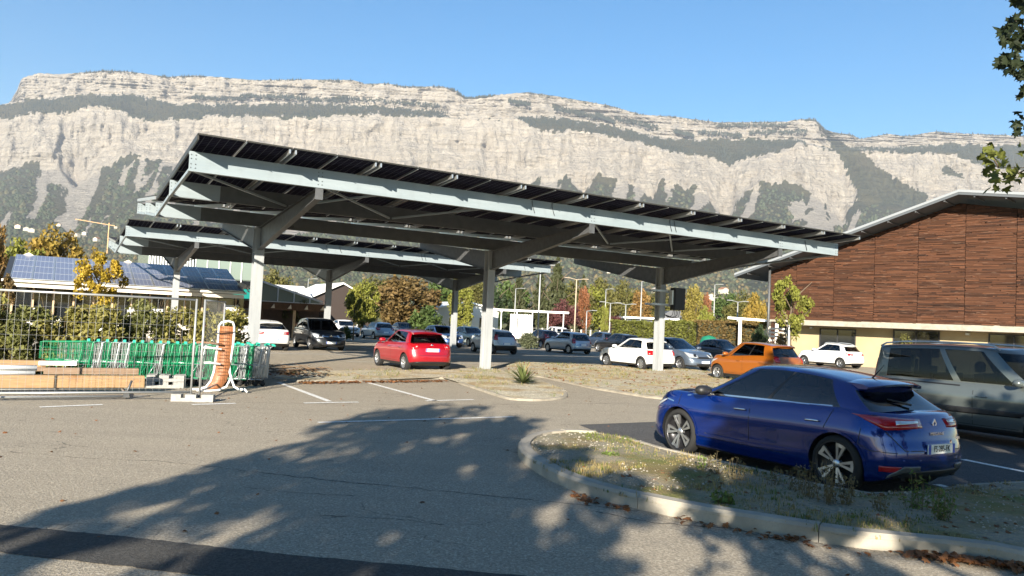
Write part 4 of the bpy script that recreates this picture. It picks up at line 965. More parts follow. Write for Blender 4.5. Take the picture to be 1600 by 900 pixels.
def car(name, label, cat, S, pos, rz, group=None):
    D = dict(L=4.0, W=1.74, H=1.46, wb=2.52, fo=.82, wr=.305, cowl=.88, roof_f=.12, roof_r=-1.50, rw_base=-1.80, belt_f=.93, belt_r=.98, hood=.90, nose=.66, tail=.86, wb_k=.865, wt_k=.66,
             cf=.62, cr=.42, ef=2.7, er=3.0, sill=.20, side=[(.05, .46), (.49, .90)], wheels='five', paint=None, glass=GLASS_C, tail_in=.16, nose_in=.20, hl=(.60, .78), tl=(.72, .98), tl_in=.52, tl_fore=.28, tl_style='wrap',
             rear_glass=.80, roof_crown=.035, arch=.045, mirror='body', bumper_dark=.0, plate_z=.62, plate_f=.42, rwin=(.10, .88), handles=True, bpill=True, roof_drop=.06, belt_x=None, chrome=False, spoiler=.0, rails=False, ws_top=.90, bulge=.02, roof_paint=None, tl_top=.30, mir_x=.42, blk_k=2)
    D.update(S); g = type('S', (), D); L2 = g.L / 2; hw = g.W / 2; t = thing(name, label, cat, pos, rz, group)
    P = g.paint; fa = L2 - g.fo; ra = fa - g.wb; well = g.wr + g.arch
    zt = pchip([(-L2, g.tail), (-L2 + .30, g.belt_r - .015), (-L2 + .7, g.belt_r), (g.cowl - .2, g.belt_f), (g.cowl + .12, g.hood), ((g.cowl + L2) / 2, g.hood - .35 * (g.hood - g.nose) * .55), (L2 - .28, g.nose + .08), (L2, g.nose)])
    zb = pchip([(-L2, .30), (-L2 + .45, g.sill), (L2 - .5, g.sill), (L2, .22)])
    lv = [(0, .86, .16, .12), (.05, .93, .05, .05), (.12, .962, .015, .02), (.22, .972, .0, .0), (.26, .985, 0, .0), (.36, .982, .0, .0), (.46, .986, .004, .004), (.56, .995, .012, .03), (.66, 1.0, .03, .045), (.74, .998, .05, .055), (.79, .985, .075, .065), (.86, .972, .11, .08), (.93, .952, .15, .11), (.975, .93, .18, .14), (1., .90, g.nose_in, g.tail_in)]
    rings = []
    for (tt, wf, ni, ti) in lv:
        r = half_ring(L2 - ni, -L2 + ti, hw * wf, g.cf, g.cr, g.ef, g.er, .035, L2)
        rings.append([(x, y, zb(x) + tt * (zt(x) - zb(x))) for x, y in r])
    fr = [1, .94, .6, .25, 0, -.25, -.6, -.94, -1]
    vs, fs, tg = ring_mesh(rings, fr, lambda x: .045 if x > g.cowl - .1 else .02)
    mi = []
    for f, q in zip(fs, tg):
        c = sum((vs[i] for i in f), V()) / len(f); m_ = 0
        if q[0] == 'b' or (q[0] == 's' and q[1] < g.blk_k): m_ = 1
        if q[0] == 't' and 1 <= q[2] <= 6 and g.rw_base + .12 < c.x < g.cowl - .12: m_ = 2
        if g.bumper_dark and q[0] == 's' and c.z < g.bumper_dark and (c.x < -L2 + .5 or c.x > L2 - .5): m_ = 1
        mi.append(m_)
    me = to_mesh('body', vs, fs, [P, BLACK, INTERIOR], mi); tmp = link('tmp_body', me)
    mb = MB()
    for xa in (fa, ra):
        for s in (-1, 1): mb.lathe([(0.0001, -.17), (well, -.17), (well, .30), (.0001, .30)], (xa, s * (hw - .10), g.wr), (0, s, 0), 40)
    cut = mb.mesh('tmp_cut', BLACK); 
    bm = bmesh.new(); bm.from_mesh(cut); bmesh.ops.remove_doubles(bm, verts=bm.verts, dist=.001); bmesh.ops.recalc_face_normals(bm, faces=bm.faces); bm.to_mesh(cut); bm.free()
    co = link('tmp_cut', cut); md = tmp.modifiers.new('b', 'BOOLEAN'); md.operation = 'DIFFERENCE'; md.object = co; md.solver = 'EXACT'
    dg = bpy.context.evaluated_depsgraph_get(); bme = bpy.data.meshes.new_from_object(tmp.evaluated_get(dg)); bpy.data.objects.remove(tmp); bpy.data.objects.remove(co)
    bme.name = 'body'
    for p in bme.polygons:
        for xa in (fa, ra):
            if sqrt((p.center.x - xa) ** 2 + (p.center.z - g.wr) ** 2) < well + .003 and abs(p.center.y) < hw - .004 and p.center.z > .1 and abs(p.center.y) > hw - .30:
                if abs(p.normal.y) < .6 or abs(p.center.y) < hw - .2: p.material_index = 1
    bme.polygons.foreach_set('use_smooth', [True] * len(bme.polygons)); bme.set_sharp_from_angle(angle=R(30))
    bo = link('body', bme, t)
    # glasshouse
    gl = [0, .07, .2, .35, .5, .65, .8, g.ws_top, .965, 1.0]; xl = (g.roof_f + g.roof_r) / 2; rl = (g.roof_f - g.roof_r) / 2
    def zroof(x): return g.H - .045 - g.roof_drop * ((x - xl - .25) / rl) ** 2
    grs = []
    for k, q in enumerate(gl):
        e = 1 - (1 - q) ** 1.12; xf = g.cowl + (g.roof_f - g.cowl) * e; xr = g.rw_base + (g.roof_r - g.rw_base) * e; wd = hw * (g.wb_k + (g.wt_k - g.wb_k) * q ** 1.15 + g.bulge * 4 * q * (1 - q))
        if q > .95: wd -= .012 + .02 * (q > .99); xf -= .03 * (q > .99); xr += .02 * (q > .99)
        r = half_ring(xf, xr, wd, .34 + .06 * q, .26, 2.6, 3.2, .03, L2)
        row = []
        for x, y in r:
            z0 = zt(x) - .03; row.append((x, y, z0 + q * (zroof(x) - z0)))
        grs.append(row)
    gv, gf, gt = ring_mesh(grs, [1, .8, .5, .2, 0, -.2, -.5, -.8, -1], lambda x: g.roof_crown)
    win = {}; keep = []; km = []; kt = gl.index(g.ws_top)
    for f, q in zip(gf, gt):
        if q[0] == 'b': continue
        wid = None
        if q[0] == 's':
            _, k, h, sd_ = q
            if 1 <= k < kt:
                if h < NN - 2: wid = ('windscreen', 0)
                elif NN + 1 <= h < NN + NSD - 1:
                    ff = (h - NN + .5) / NSD
                    for wi, (a, b) in enumerate(g.side):
                        if a <= ff < b: wid = ('side_window', wi * 2 + (sd_ > 0))
                elif h >= NN + NSD + 3 and g.rwin[0] <= (gl[k] + gl[k + 1]) / 2 <= g.rwin[1]: wid = ('rear_window', 0)
        if wid: win.setdefault(wid, []).append(f); continue
        keep.append(f); blk = 0
        if q[0] == 's':
            _, k, h, sd_ = q; ff = (h - NN + .5) / NSD
            if g.bpill and 1 <= k < kt and len(g.side) > 1 and any(g.side[i][1] - .001 <= ff < g.side[i + 1][0] + .001 for i in range(len(g.side) - 1)): blk = 1
            if NN <= h < NN + 1 and 1 <= k < kt and g.bpill: blk = 1
            if k == 0: blk = 1 if g.bpill else 0
        km.append(2 if (g.roof_paint is not None and q[0] == 't') else blk)
    used = sorted({i for f in keep for i in f}); mp = {u: k for k, u in enumerate(used)}
    sh = to_mesh('roof_shell', [gv[u] for u in used], [tuple(mp[i] for i in f) for f in keep], [P, BLACK] + ([g.roof_paint] if g.roof_paint else []), km, 35); link('roof_shell', sh, t)
    # dark lining just inside the shell
    nrm = [V() for _ in gv]
    for f in keep:
        a, b, c = gv[f[0]], gv[f[1]], gv[f[2]]; nn = (b - a).cross(c - a)
        for i in f: nrm[i] += nn
    inn = [v - (n_.normalized() * .018 if n_.length > 1e-9 else V()) for v, n_ in zip(gv, nrm)]
    link('lining', sub_mesh('lining', inn, [f[::-1] for f in keep], [INTERIOR]), t)
    for (nm, k), ff in sorted(win.items()): link(nm, sub_mesh(nm, gv, ff, [g.glass]), t)
    bv = [v.co.copy() for v in bme.vertices]; off_ = len(bv)
    cs = Caster(bv + gv, [tuple(p.vertices) for p in bme.polygons] + [tuple(i + off_ for i in f) for f, q in zip(gf, gt) if q[0] != 'b'])
    fb = Caster(bv, [tuple(p.vertices) for p in bme.polygons])
    # seats, dashboard
    for s in (-1, 1):
        mb = MB(); mb.box((.02, s * .36, g.belt_f - .02), (.16, .46, .40), Matrix.Rotation(-.2, 3, 'Y')); mb.lathe([(0, -.11), (.09, -.09), (.10, .05), (.06, .10), (0, .11)], (-.10, s * .36, g.belt_f + .30), (0, 0, 1), 8); part('seat', mb, INTERIOR, t)
    mb = MB(); mb.box((-.98, 0, g.belt_r - .06), (.16, 1.1, .36), Matrix.Rotation(-.2, 3, 'Y'))
    for s in (-1, 1): mb.box((-1.06, s * .34, g.belt_r + .18), (.08, .24, .16))
    part('rear_seat', mb, INTERIOR, t)
    mb = MB(); mb.box((g.cowl - .42, 0, g.belt_f - .04), (.30, 1.15, .12)); part('dashboard', mb, INTERIOR, t)
    mb = MB(); a = V((g.cowl - .62, .36, g.belt_f + .02)); rr = .18
    mb.tube([a + V((.06 * cos(q) * -1.2, sin(q) * rr, cos(q) * rr)) for q in np.linspace(0, 2 * pi, 15)], .014, 5); part('steering_wheel', mb, BLACK, t)
    # wheels
    ty, ri = wheel_data(g.wr, g.wheels)
    for xa in (fa, ra):
        for s in (-1, 1):
            wo = inst('wheel', ty, t, (xa, s * (hw - .125), g.wr), 0 if s > 0 else pi); wo.rotation_euler = (0, random.uniform(0, 1), 0 if s > 0 else pi); inst('rim', ri, wo)
    # lamps, plates, seams
    f0 = (-L2 + .95, 0)
    for fl in (False, True):
        z0, z1 = g.tl
        if g.tl_style == 'wrap':
            top = [(-L2 + g.tl_fore + .10, hw, z1), (-L2 + .12, hw * .9, z1 - .005), (-L2, hw * g.tl_in, z1 - .03)]; bot = [(-L2 + g.tl_fore, hw, z1 - .02), (-L2 + .12, hw * .93, z0), (-L2, hw * g.tl_in, z0 + .03)]
            mb = MB(); cs.patch(mb, top, bot, focus=f0, flipy=fl, off=.006, bulge=.012); lo = part('tail_light', mb, REDLENS, t)
            mb = MB(); zz = z0 + .3 * (z1 - z0); zz += .012; cs.patch(mb, [(-L2 + .10, hw * .74, zz + .045), (-L2, hw * (g.tl_in + .08), zz + .045)], [(-L2 + .10, hw * .74, zz), (-L2, hw * (g.tl_in + .08), zz + .022)], focus=f0, flipy=fl, off=.019); part('reversing_lens', mb, CLEARLENS, lo)
        else:
            k = g.tl_in; top = [(-L2 + g.tl_top, hw * .96, z1), (-L2 + .10, hw * k, z1 + .01)]; bot = [(-L2 + g.tl_fore, hw, z0), (-L2, hw * k, z0)]
            mb = MB(); cs.patch(mb, top, bot, focus=f0, flipy=fl, off=.006, bulge=.01); part('tail_light', mb, REDLENS, t)
        z0, z1 = g.hl
        top = [(L2 - .62, hw, z1 + .05), (L2 - .30, hw * .86, z1), (L2, hw * .46, z1 - .06)]; bot = [(L2 - .55, hw, z1 + .01), (L2 - .26, hw * .9, z0 + .01), (L2, hw * .46, z0)]
        mb = MB(); fb.patch(mb, top, bot, focus=(L2 - .95, 0), flipy=fl, off=.006, bulge=.012); lo = part('headlight', mb, CLEARLENS, t)
        mb = MB(); fb.patch(mb, [(L2 - .06, hw * .8, z1 - .04), (L2, hw * .6, z1 - .05)], [(L2 - .06, hw * .8, z0 + .03), (L2, hw * .6, z0 + .03)], focus=(L2 - .95, 0), flipy=fl, off=.021); part('lamp', mb, DALLOY, lo)
        # doors and fuel flap seams
        mb = MB(); dd = (0, -1, 0); bx = (g.cowl + g.roof_r) / 2 + .02 if g.belt_x is None else g.belt_x; fx = g.cowl - .02; rx = ra + well * .72
        cs.strip(mb, [(fx, hw, g.belt_f - .03), (fx + .03, hw, .62), (fx - .03, hw, .34)], .010, d=dd, flipy=fl)
        cs.strip(mb, [(bx, hw, g.belt_f - .01), (bx, hw, .34)], .010, d=dd, flipy=fl)
        if len(g.side) > 1: cs.strip(mb, [(ra + .06, hw, g.belt_r - .03), (ra + .16, hw, g.wr + well + .03)], .010, d=dd, flipy=fl)
        cs.strip(mb, [(fx - .03, hw, .34), (rx, hw, .34)], .010, d=dd, flipy=fl)
        part('door_seam', mb, INK, t, recalc=False)
        if g.handles:
            for hx in ([bx + .16, ra + .32] if len(g.side) > 1 else [bx + .16]):
                q, nn = fb.hit((hx, hw * (-1 if fl else 1), .80 + .06 * (g.H > 1.6)), (0, 1 if fl else -1, 0)); mb = MB()
                mb.tube([q + V((.10, 0, 0)), q + V((.08, 0, .004)) + nn * .028, q + V((-.08, 0, .01)) + nn * .028, q + V((-.10, 0, .01))], .012, 6); part('door_handle', mb, CHROME if g.chrome else P, t)
        if g.chrome:
            mb = MB(); cs.strip(mb, [(g.cowl - .15, hw, g.belt_f - .004), (ra + .12, hw, g.belt_r - .012)], .022, d=(0, -1, .12), flipy=fl, off=.006); part('window_strip', mb, CHROME, t, recalc=False)
        # mirrors
        s = -1 if fl else 1; mz = g.belt_f + .075; mx = g.cowl - g.mir_x; mb = MB()
        pr = [(0, -.13), (.06, -.115), (.082, -.06), (.085, .03), (.07, .09), (.03, .115), (0, .12)]
        o0 = len(mb.v); mb.lathe(pr, (0, 0, 0), (0, 1, 0), 14, 0)
        mb.v[o0:] = [(p[0] * 1.0 + mx, p[1] * s + s * (hw * .98 + .06), p[2] * .85 + mz) for p in mb.v[o0:]]
        mb.bar((mx - .01, s * hw * .84, mz - .07), (mx, s * (hw * .98), mz - .05), .05, .04, 1); part('door_mirror', mb, [BLACK if g.mirror == 'black' else P, BLACK], t)
    # plates
    for zz, xx, sg in ((g.plate_z, -L2 - .05, 1), (g.plate_f, L2 + .05, -1)):
        q, nn = fb.hit((xx, 0, zz), (sg, 0, 0)); q = q + V((-.012 * sg, 0, 0)); mb = MB(); mb.box(q, (.016, .52, .11)); pl = part('licence_plate', mb, PLATEW, t)
        mb = MB()
        for s in (-1, 1): mb.box(q + V((-.0095 * sg, s * .24, 0)), (.004, .04, .108))
        part('blue_band', mb, PLATEB, pl)
    # grille and lower intakes
    mb = MB(); fb.patch(mb, [(L2, .40, g.hl[0] + .04), (L2, -.40, g.hl[0] + .04)], [(L2, .44, g.hl[0] - .05), (L2, -.44, g.hl[0] - .05)], d=(-1, 0, 0), nu=10, off=.006); part('grille', mb, BLACK, t)
    mb = MB(); fb.patch(mb, [(L2, .52, .36), (L2, -.52, .36)], [(L2, .46, .25), (L2, -.46, .25)], d=(-1, 0, 0), nu=10, off=.006); part('lower_intake', mb, BLACK, t)
    # rear bumper insert, hatch seam, wiper, antenna
    mb = MB(); fb.patch(mb, [(-L2, hw * .74, .345), (-L2, -hw * .74, .345)], [(-L2, hw * .70, .25), (-L2, -hw * .70, .25)], d=(1, 0, 0), nu=10, off=.006); part('bumper_insert', mb, BLACK, t)
    mb = MB(); hz = .66 if g.tl[0] > .6 else .6
    cs.strip(mb, [(-L2, hw * .80, g.tl[0] - .02), (-L2, hw * .62, hz - .08), (-L2, -hw * .62, hz - .08), (-L2, -hw * .80, g.tl[0] - .02)], .010, d=(1, 0, 0), sub=12); part('hatch_seam', mb, INK, t, recalc=False)
    q, nn = cs.hit((g.rw_base - .1, 0, zt(g.rw_base) + .06), (1, 0, 0)); q2, n2 = cs.hit((g.rw_base - .1, .30, zt(g.rw_base) + .13), (1, 0, 0)); mb = MB(); mb.tube([q + nn * .03, q2 + n2 * .02], [.016, .008], 5); part('rear_wiper', mb, BLACK, t)
    mb = MB(); q = V((g.roof_r + .22, 0, zroof(g.roof_r + .22) + g.roof_crown)); mb.tube([q - V((0, 0, .01)), q + V((-.10, 0, .10)), q + V((-.16, 0, .17))], [.012, .005, .003], 5); part('antenna', mb, BLACK, t)
    if g.spoiler:
        mb = MB(); w_ = hw * g.wt_k * .98; x = g.roof_r; z = zroof(x + .05) + .01
        prof = [(x + .20, z + .022), (x - g.spoiler * .5, z + .012), (x - g.spoiler, z - .02), (x - g.spoiler + .02, z - .045), (x + .02, z - .05), (x + .2, z - .03)]
        K = 10; vs_ = []
        for k in range(K + 1):
            y = -w_ + 2 * w_ * k / K; e = 1 - abs(y / w_) ** 4 * .25; vs_ += [V((x + .2 + (px - x - .2) * e, y, pz + g.roof_crown * (1 - (y / w_) ** 2) - .012 * abs(y / w_) ** 3)) for px, pz in prof]
        n6 = len(prof); fs_ = [(k * n6 + j, k * n6 + (j + 1) % n6, (k + 1) * n6 + (j + 1) % n6, (k + 1) * n6 + j) for k in range(K) for j in range(n6)] + [tuple(range(n6)), tuple(K * n6 + j for j in reversed(range(n6)))]
        mb.add(vs_, fs_, 0, True); sp_ = part('spoiler', mb, P, t); sp_.data.set_sharp_from_angle(angle=R(38))
    if g.rails:
        for s in (-1, 1):
            mb = MB(); y = s * hw * (g.wt_k + .01); x0_, x1_ = g.roof_r + .15, g.roof_f - .15
            mb.tube([(x0_, y, zroof(x0_) - .01), (x0_ + .12, y, zroof(x0_) + .055)] + [(x0_ + .12 + (x1_ - x0_ - .24) * k / 6, y, zroof(x0_ + .12 + (x1_ - x0_ - .24) * k / 6) + .065) for k in range(1, 6)] + [(x1_ - .12, y, zroof(x1_) + .055), (x1_, y, zroof(x1_) - .01)], .018, 6); part('roof_rail', mb, STEEL, t)
    t['_c'] = 0; del t['_c']
    return t, cs, fb, g, zt, zroof

HN = atan2(NY.y, NY.x); HS_ = HN + pi             # cars head away from the camera, or towards it
def diamond(mb, c, s, d=.012):
    c = V(c); o = [c + V((0, -s * .72, 0)), c + V((0, 0, -s)), c + V((0, s * .72, 0)), c + V((0, 0, s))]; i_ = [c + (p - c) * .55 for p in o]
    for k in range(4): mb.prism([o[k], o[(k + 1) % 4], i_[(k + 1) % 4], i_[k]], (-d, 0, 0))
# --- the blue hatchback in the foreground
BLUE = paint('deep_blue_paint', (.001, .020, .165), .5, .18)
S_MEG = dict(L=4.36, W=1.81, H=1.45, wb=2.67, fo=.92, wr=.335, cowl=1.27, roof_f=.34, roof_r=-1.50, rw_base=-1.95, belt_f=.925, belt_r=1.00, hood=.93, nose=.66, tail=.93, wb_k=.87, wt_k=.615, cf=.72, cr=.55, ef=2.5, er=2.6, side=[(.005, .455), (.485, .90)], mir_x=.56, blk_k=1,
             wheels='twin', paint=BLUE, glass=GLASS_D, tl=(.80, .955), tl_in=.30, tl_fore=.46, hl=(.60, .74), plate_z=.60, mirror='black', chrome=True, spoiler=.20, rwin=(.12, .80), sill=.15, arch=.035, roof_drop=.085, bulge=.028, ws_top=.925)
meg, cs, fb, g, zt_, zr_ = car('parked_car', 'shiny dark blue hatchback parked beside the weedy island, nearest car of all', 'car', S_MEG, (3.97, 10.93, 0), HN)
L2 = g.L / 2; hw = g.W / 2
# rear lettering, badge, number, diffuser, exhaust, reflectors
tm = text_mesh('FS-285-FK', .098, .0012); tm.materials.append(INK)
pl = [o for o in meg.children if o.name.startswith('licence_plate') and o.data.vertices[0].co.x < 0][0]
px_ = min(v.co.x for v in pl.data.vertices)
lt = link('lettering', tm, pl); lt.rotation_euler = (pi / 2, 0, -pi / 2); lt.location = (px_ - .002, 0, g.plate_z); lt.scale = (.80, 1.0, 1)
q, nn = fb.hit((-L2 - .1, 0, .875), (1, 0, 0)); mb = MB(); diamond(mb, q, .062); part('badge', mb, CHROME, meg)
tm = text_mesh('MEGANE', .052, .003); tm.materials.append(CHROME); q, nn = fb.hit((-L2 - .1, 0, .765), (1, 0, 0)); lt = link('lettering', tm, meg); lt.rotation_euler = (pi / 2, 0, -pi / 2); lt.location = q + V((-.006, 0, 0)); lt.scale = (1.35, 1, 1)
for fl in (False, True):
    mb = MB(); fb.patch(mb, [(-L2 + .22, hw * .92, .40), (-L2 + .02, hw * .72, .40)], [(-L2 + .22, hw * .92, .335), (-L2 + .02, hw * .74, .335)], focus=(-L2 + .95, 0), flipy=fl, off=.006); part('rear_reflector', mb, REDLENS, meg)
    mb = MB(); fb.patch(mb, [(-L2 + .1, hw * .80, .31), (-L2, hw * .66, .405), (-L2, hw * .40, .405)], [(-L2 + .12, hw * .82, .26), (-L2, hw * .66, .335), (-L2, hw * .40, .36)], d=(1, -.35, 0), flipy=fl, off=.012, skirt=.03); part('diffuser_trim', mb, mat('satin_grey', (.12, .125, .13), .4, .5), meg)
    s = -1 if fl else 1; mb = MB(); mb.lathe([(.032, .02), (.036, -.02), (.030, -.02), (.027, .05), (0, .05)], (-L2 + .16, s * hw * .56, .262), (1, 0, 0), 16); ep = part('exhaust_pipe', mb, DALLOY, meg); ep.data.transform(Matrix.Diagonal((1, 1, 1, 1)))
    mb = MB(); fb.strip(mb, [(L2 - .5, hw, .83), (g.cowl + .26, hw, .80), (g.cowl + .10, hw, .775)], .018, d=(0, -1, 0), flipy=fl, off=.005); part('fender_trim', mb, CHROME, meg, recalc=False)
    mb = MB(); fb.strip(mb, [(g.cowl - .1, hw, .40), (-.2, hw, .385), (-.95, hw, .42)], .018, d=(0, -1, 0), flipy=fl, off=.004); part('door_moulding', mb, BLUE, meg, recalc=False)
for fl in (False, True):
    mb = MB(); fb.strip(mb, [(g.cowl + .12, hw * .86, 1.3), (1.75, hw * .80, 1.3), (2.02, hw * .62, 1.3)], .010, d=(0, 0, -1), flipy=fl); part('bonnet_seam', mb, INK, meg, recalc=False)
    mb = MB(); fb.strip(mb, [(-L2 + .42, hw, .80), (-L2 + .46, hw, .62), (-L2 + .30, hw, .56), (-L2 + .02, hw * .8, .55)], .008, focus=(-L2 + .95, 0), flipy=fl); part('bumper_seam', mb, INK, meg, recalc=False)
    for xa in (L2 - g.fo, L2 - g.fo - g.wb):
        mb = MB(); pts = [(xa + cos(a) * (g.wr + .052), hw, g.wr + sin(a) * (g.wr + .052)) for a in np.linspace(.05, pi - .05, 15)]; fb.strip(mb, pts, .03, d=(0, -1, 0), flipy=fl, off=.007, sub=2); part('arch_lip', mb, BLUE, meg, recalc=False)
    for yy in (.36, .58):
        q, nn = fb.hit((-L2 - .1, (-1 if fl else 1) * yy, .47), (1, 0, 0)); mb = MB(); mb.lathe([(0, .003), (.011, .003), (.012, 0)], q, nn, 8); part('parking_sensor', mb, BLUE, meg)
q, nn = fb.hit((-L2 - .1, -.45, .70), (1, 0, 0)); mb = MB(); mb.box(q + V((-.003, 0, 0)), (.006, .13, .03)); part('model_script', mb, CHROME, meg)
mb = MB(); fb.patch(mb, [(-L2, .30, .685), (-L2, -.30, .685)], [(-L2, .30, .545), (-L2, -.30, .545)], d=(1, 0, 0), nu=8, off=.003); part('plate_recess', mb, BLUE, meg)
# --- the grey van-like car beside it
GREY = paint('grey_green_paint', (.095, .11, .108), .35, .28)
S_VAN = dict(L=4.38, W=1.81, H=1.83, wb=2.73, fo=.90, wr=.325, cowl=1.30, roof_f=.60, roof_r=-2.08, rw_base=-2.15, belt_f=1.10, belt_r=1.10, hood=1.06, nose=.74, tail=1.08, wb_k=.90, wt_k=.80, cf=.66, cr=.25, ef=2.5, er=4.5, side=[(.05, .40), (.46, .95)], wheels='five', paint=GREY, glass=GLASS_V,
             tl=(.85, 1.45), tl_in=.80, tl_fore=.02, tl_top=.03, tl_style='vertical', hl=(.72, .95), plate_z=.7, tail_in=.06, roof_drop=.05, rails=True, bpill=False, chrome=False, ws_top=.9, bulge=.02, belt_x=.05)
van, cs, fb, g, zt_, zr_ = car('parked_van', 'grey people carrier with sliding door and roof rails, parked nose in behind the blue hatchback', 'van', S_VAN, (9.45, 15.0, 0), HS_)
hw = g.W / 2
for fl in (False, True):
    mb = MB(); fb.patch(mb, [(1.2, hw, .66), (-1.0, hw, .64)], [(1.2, hw, .56), (-1.0, hw, .52)], d=(0, -1, 0), flipy=fl, off=.012, nu=14); part('side_moulding', mb, BLACK, van)
    mb = MB(); fb.strip(mb, [(-1.9, hw, 1.05), (-.2, hw, 1.04)], .028, d=(0, -1, 0), flipy=fl, off=.006); part('sliding_rail', mb, BLACK, van, recalc=False)
# --- red hatchback
RED = paint('red_paint', (.27, .004, .012), .15, .3)
S208 = dict(L=3.96, W=1.74, H=1.46, wb=2.54, fo=.80, wr=.305, cowl=.95, roof_f=.22, roof_r=-1.42, rw_base=-1.72, belt_f=.94, belt_r=1.0, hood=.93, nose=.68, tail=.90, side=[(.06, .55), (.58, .90)], paint=RED, wheels='five', tl=(.76, .99), tl_in=.66, tl_fore=.36, plate_z=.76, wt_k=.64, spoiler=.14, chrome=True, cr=.5)
r_, cs, fb, g, zt_, zr_ = car('parked_car', 'bright red hatchback parked under the nearest solar carport', 'car', S208, (-3.62, 28.45, 0), HN)
q, nn = fb.hit((-2.1, 0, .93), (1, 0, 0)); mb = MB(); mb.lathe([(0, -.015), (.035, -.012), (.045, 0)], q, (1, 0, 0), 10); part('badge', mb, CHROME, r_)
# --- orange city car
ORANGE = paint('orange_paint', (.27, .078, .006), .2, .32)
S_TW = dict(L=3.60, W=1.65, H=1.55, wb=2.49, fo=.62, wr=.30, cowl=1.12, roof_f=.45, roof_r=-1.36, rw_base=-1.60, belt_f=.97, belt_r=1.06, hood=.97, nose=.74, tail=.98, side=[(.08, .50), (.53, .86)], paint=ORANGE, wheels='five', tl=(.84, 1.06), tl_in=.80, tl_fore=.12, tl_style='vertical', glass=GLASS_D, wt_k=.67, cf=.5, cr=.35, spoiler=.10, rwin=(.07, .9), rear_glass=.9)
car('parked_car', 'orange city car with dark rear window, between the white hatchback and the blue one', 'car', S_TW, (9.4, 29.5, 0), HN)
# --- white hatchback behind the right-hand post
WHITEP = paint('white_car_paint', (.74, .74, .73), 0, .35)
S_ST = dict(L=4.0, W=1.69, H=1.44, wb=2.47, fo=.86, wr=.30, cowl=.88, roof_f=.12, roof_r=-1.45, rw_base=-1.74, belt_f=.93, belt_r=.97, paint=WHITEP, wheels='cap', tl=(.70, .96), tl_in=.74, tl_fore=.22, tl_style='vertical', plate_z=.60, spoiler=.1)
car('parked_car', 'white five door hatchback standing right behind the post with the inverter box', 'car', S_ST, (5.85, 35.75, 0), HN)
SLATEB = paint('slate_blue_paint', (.085, .11, .15), .4, .35)
S_307 = dict(L=4.2, W=1.75, H=1.51, wb=2.61, fo=.86, wr=.31, cowl=1.10, roof_f=.18, paint=SLATEB, wheels='five', hl=(.62, .82), belt_f=.96, belt_r=1.0)
car('parked_car', 'slate grey hatchback facing the camera between the white and the orange car', 'car', S_307, (8.05, 37.6, 0), HS_)
NAVY = paint('dark_navy_paint', (.02, .028, .045), .3, .35)
S_SED = dict(L=4.4, W=1.77, H=1.47, wb=2.7, fo=.88, wr=.31, cowl=1.05, roof_f=.15, roof_r=-1.05, rw_base=-1.55, belt_r=.98, tail=.95, paint=NAVY, wheels='multi')
car('parked_car', 'dark navy saloon in front of the trimmed hedge, behind the slate grey hatchback', 'car', S_SED, (12.4, 45.2, 0), HS_)
S_DAC = dict(L=4.09, W=1.73, H=1.52, wb=2.6, fo=.80, wr=.32, paint=WHITEP, wheels='five', tl=(.78, .95), tl_in=.50, tl_fore=.34, belt_f=1.0, belt_r=1.05, hood=.98, roof_paint=None, rails=True, spoiler=.1)
car('parked_car', 'white hatchback with roof rails parked before the yellow ground floor wall', 'car', S_DAC, (20.1, 48.5, 0), HN)
S_AY = dict(L=3.45, W=1.61, H=1.46, wb=2.34, fo=.68, wr=.285, cowl=.98, roof_f=.3, roof_r=-1.3, rw_base=-1.58, belt_f=.95, belt_r=1.02, tail=.92, side=[(.08, .50), (.53, .86)], paint=paint('silver_white_paint', (.55, .57, .60), .3, .35), wheels='five', tl=(.82, 1.15), tl_in=.80, tl_fore=.22, tl_style='vertical', bumper_dark=.5, rwin=(.05, .93), glass=GLASS_D, cr=.35)
car('parked_car', 'small silver white city car with black rear bumper, left of the middle post', 'car', S_AY, (-1.0, 46.0, 0), HN)
DARKG = paint('anthracite_paint', (.022, .024, .028), .4, .32)
S_SC = dict(L=4.37, W=1.84, H=1.64, wb=2.70, fo=.90, wr=.32, cowl=1.25, roof_f=.35, roof_r=-1.65, rw_base=-1.95, belt_f=1.02, belt_r=1.08, hood=1.0, nose=.74, tail=1.0, paint=DARKG, wheels='five', hl=(.66, .86), glass=GLASS_D, wt_k=.68)
sc_, cs, fb, g, zt_, zr_ = car('parked_car', 'anthracite people carrier facing the camera beside the white rounded hatchback', 'car', S_SC, (-10.05, 40.75, 0), HS_)
q, nn = fb.hit((g.L / 2 + .1, 0, .72), (-1, 0, 0)); mb = MB(); diamond(mb, q + V((.02, 0, 0)), .09); part('badge', mb, CHROME, sc_)
mb = MB(); fb.strip(mb, [(g.L / 2, .62, .74), (g.L / 2, .12, .71)], .03, d=(-1, 0, 0), off=.008); fb.strip(mb, [(g.L / 2, -.62, .74), (g.L / 2, -.12, .71)], .03, d=(-1, 0, 0), off=.008); part('grille_bar', mb, CHROME, sc_, recalc=False)
S_CL = dict(L=4.06, W=1.73, H=1.45, wb=2.59, fo=.83, wr=.31, paint=WHITEP, roof_r=-1.4, rw_base=-1.72, belt_r=1.02, tail=.93, tl=(.76, .92), tl_in=.55, tl_fore=.34, wt_k=.62, glass=GLASS_D, spoiler=.14, wheels='five', plate_z=.55)
c_, cs, fb, g, zt_, zr_ = car('parked_car', 'white rounded hatchback seen from behind, left of the anthracite people carrier', 'car', S_CL, (-12.1, 38.0, 0), HN)
q, nn = fb.hit((-2.2, 0, .86), (1, 0, 0)); mb = MB(); diamond(mb, q, .075); part('badge', mb, CHROME, c_)
SILV = paint('silver_paint', (.42, .46, .51), .5, .35)
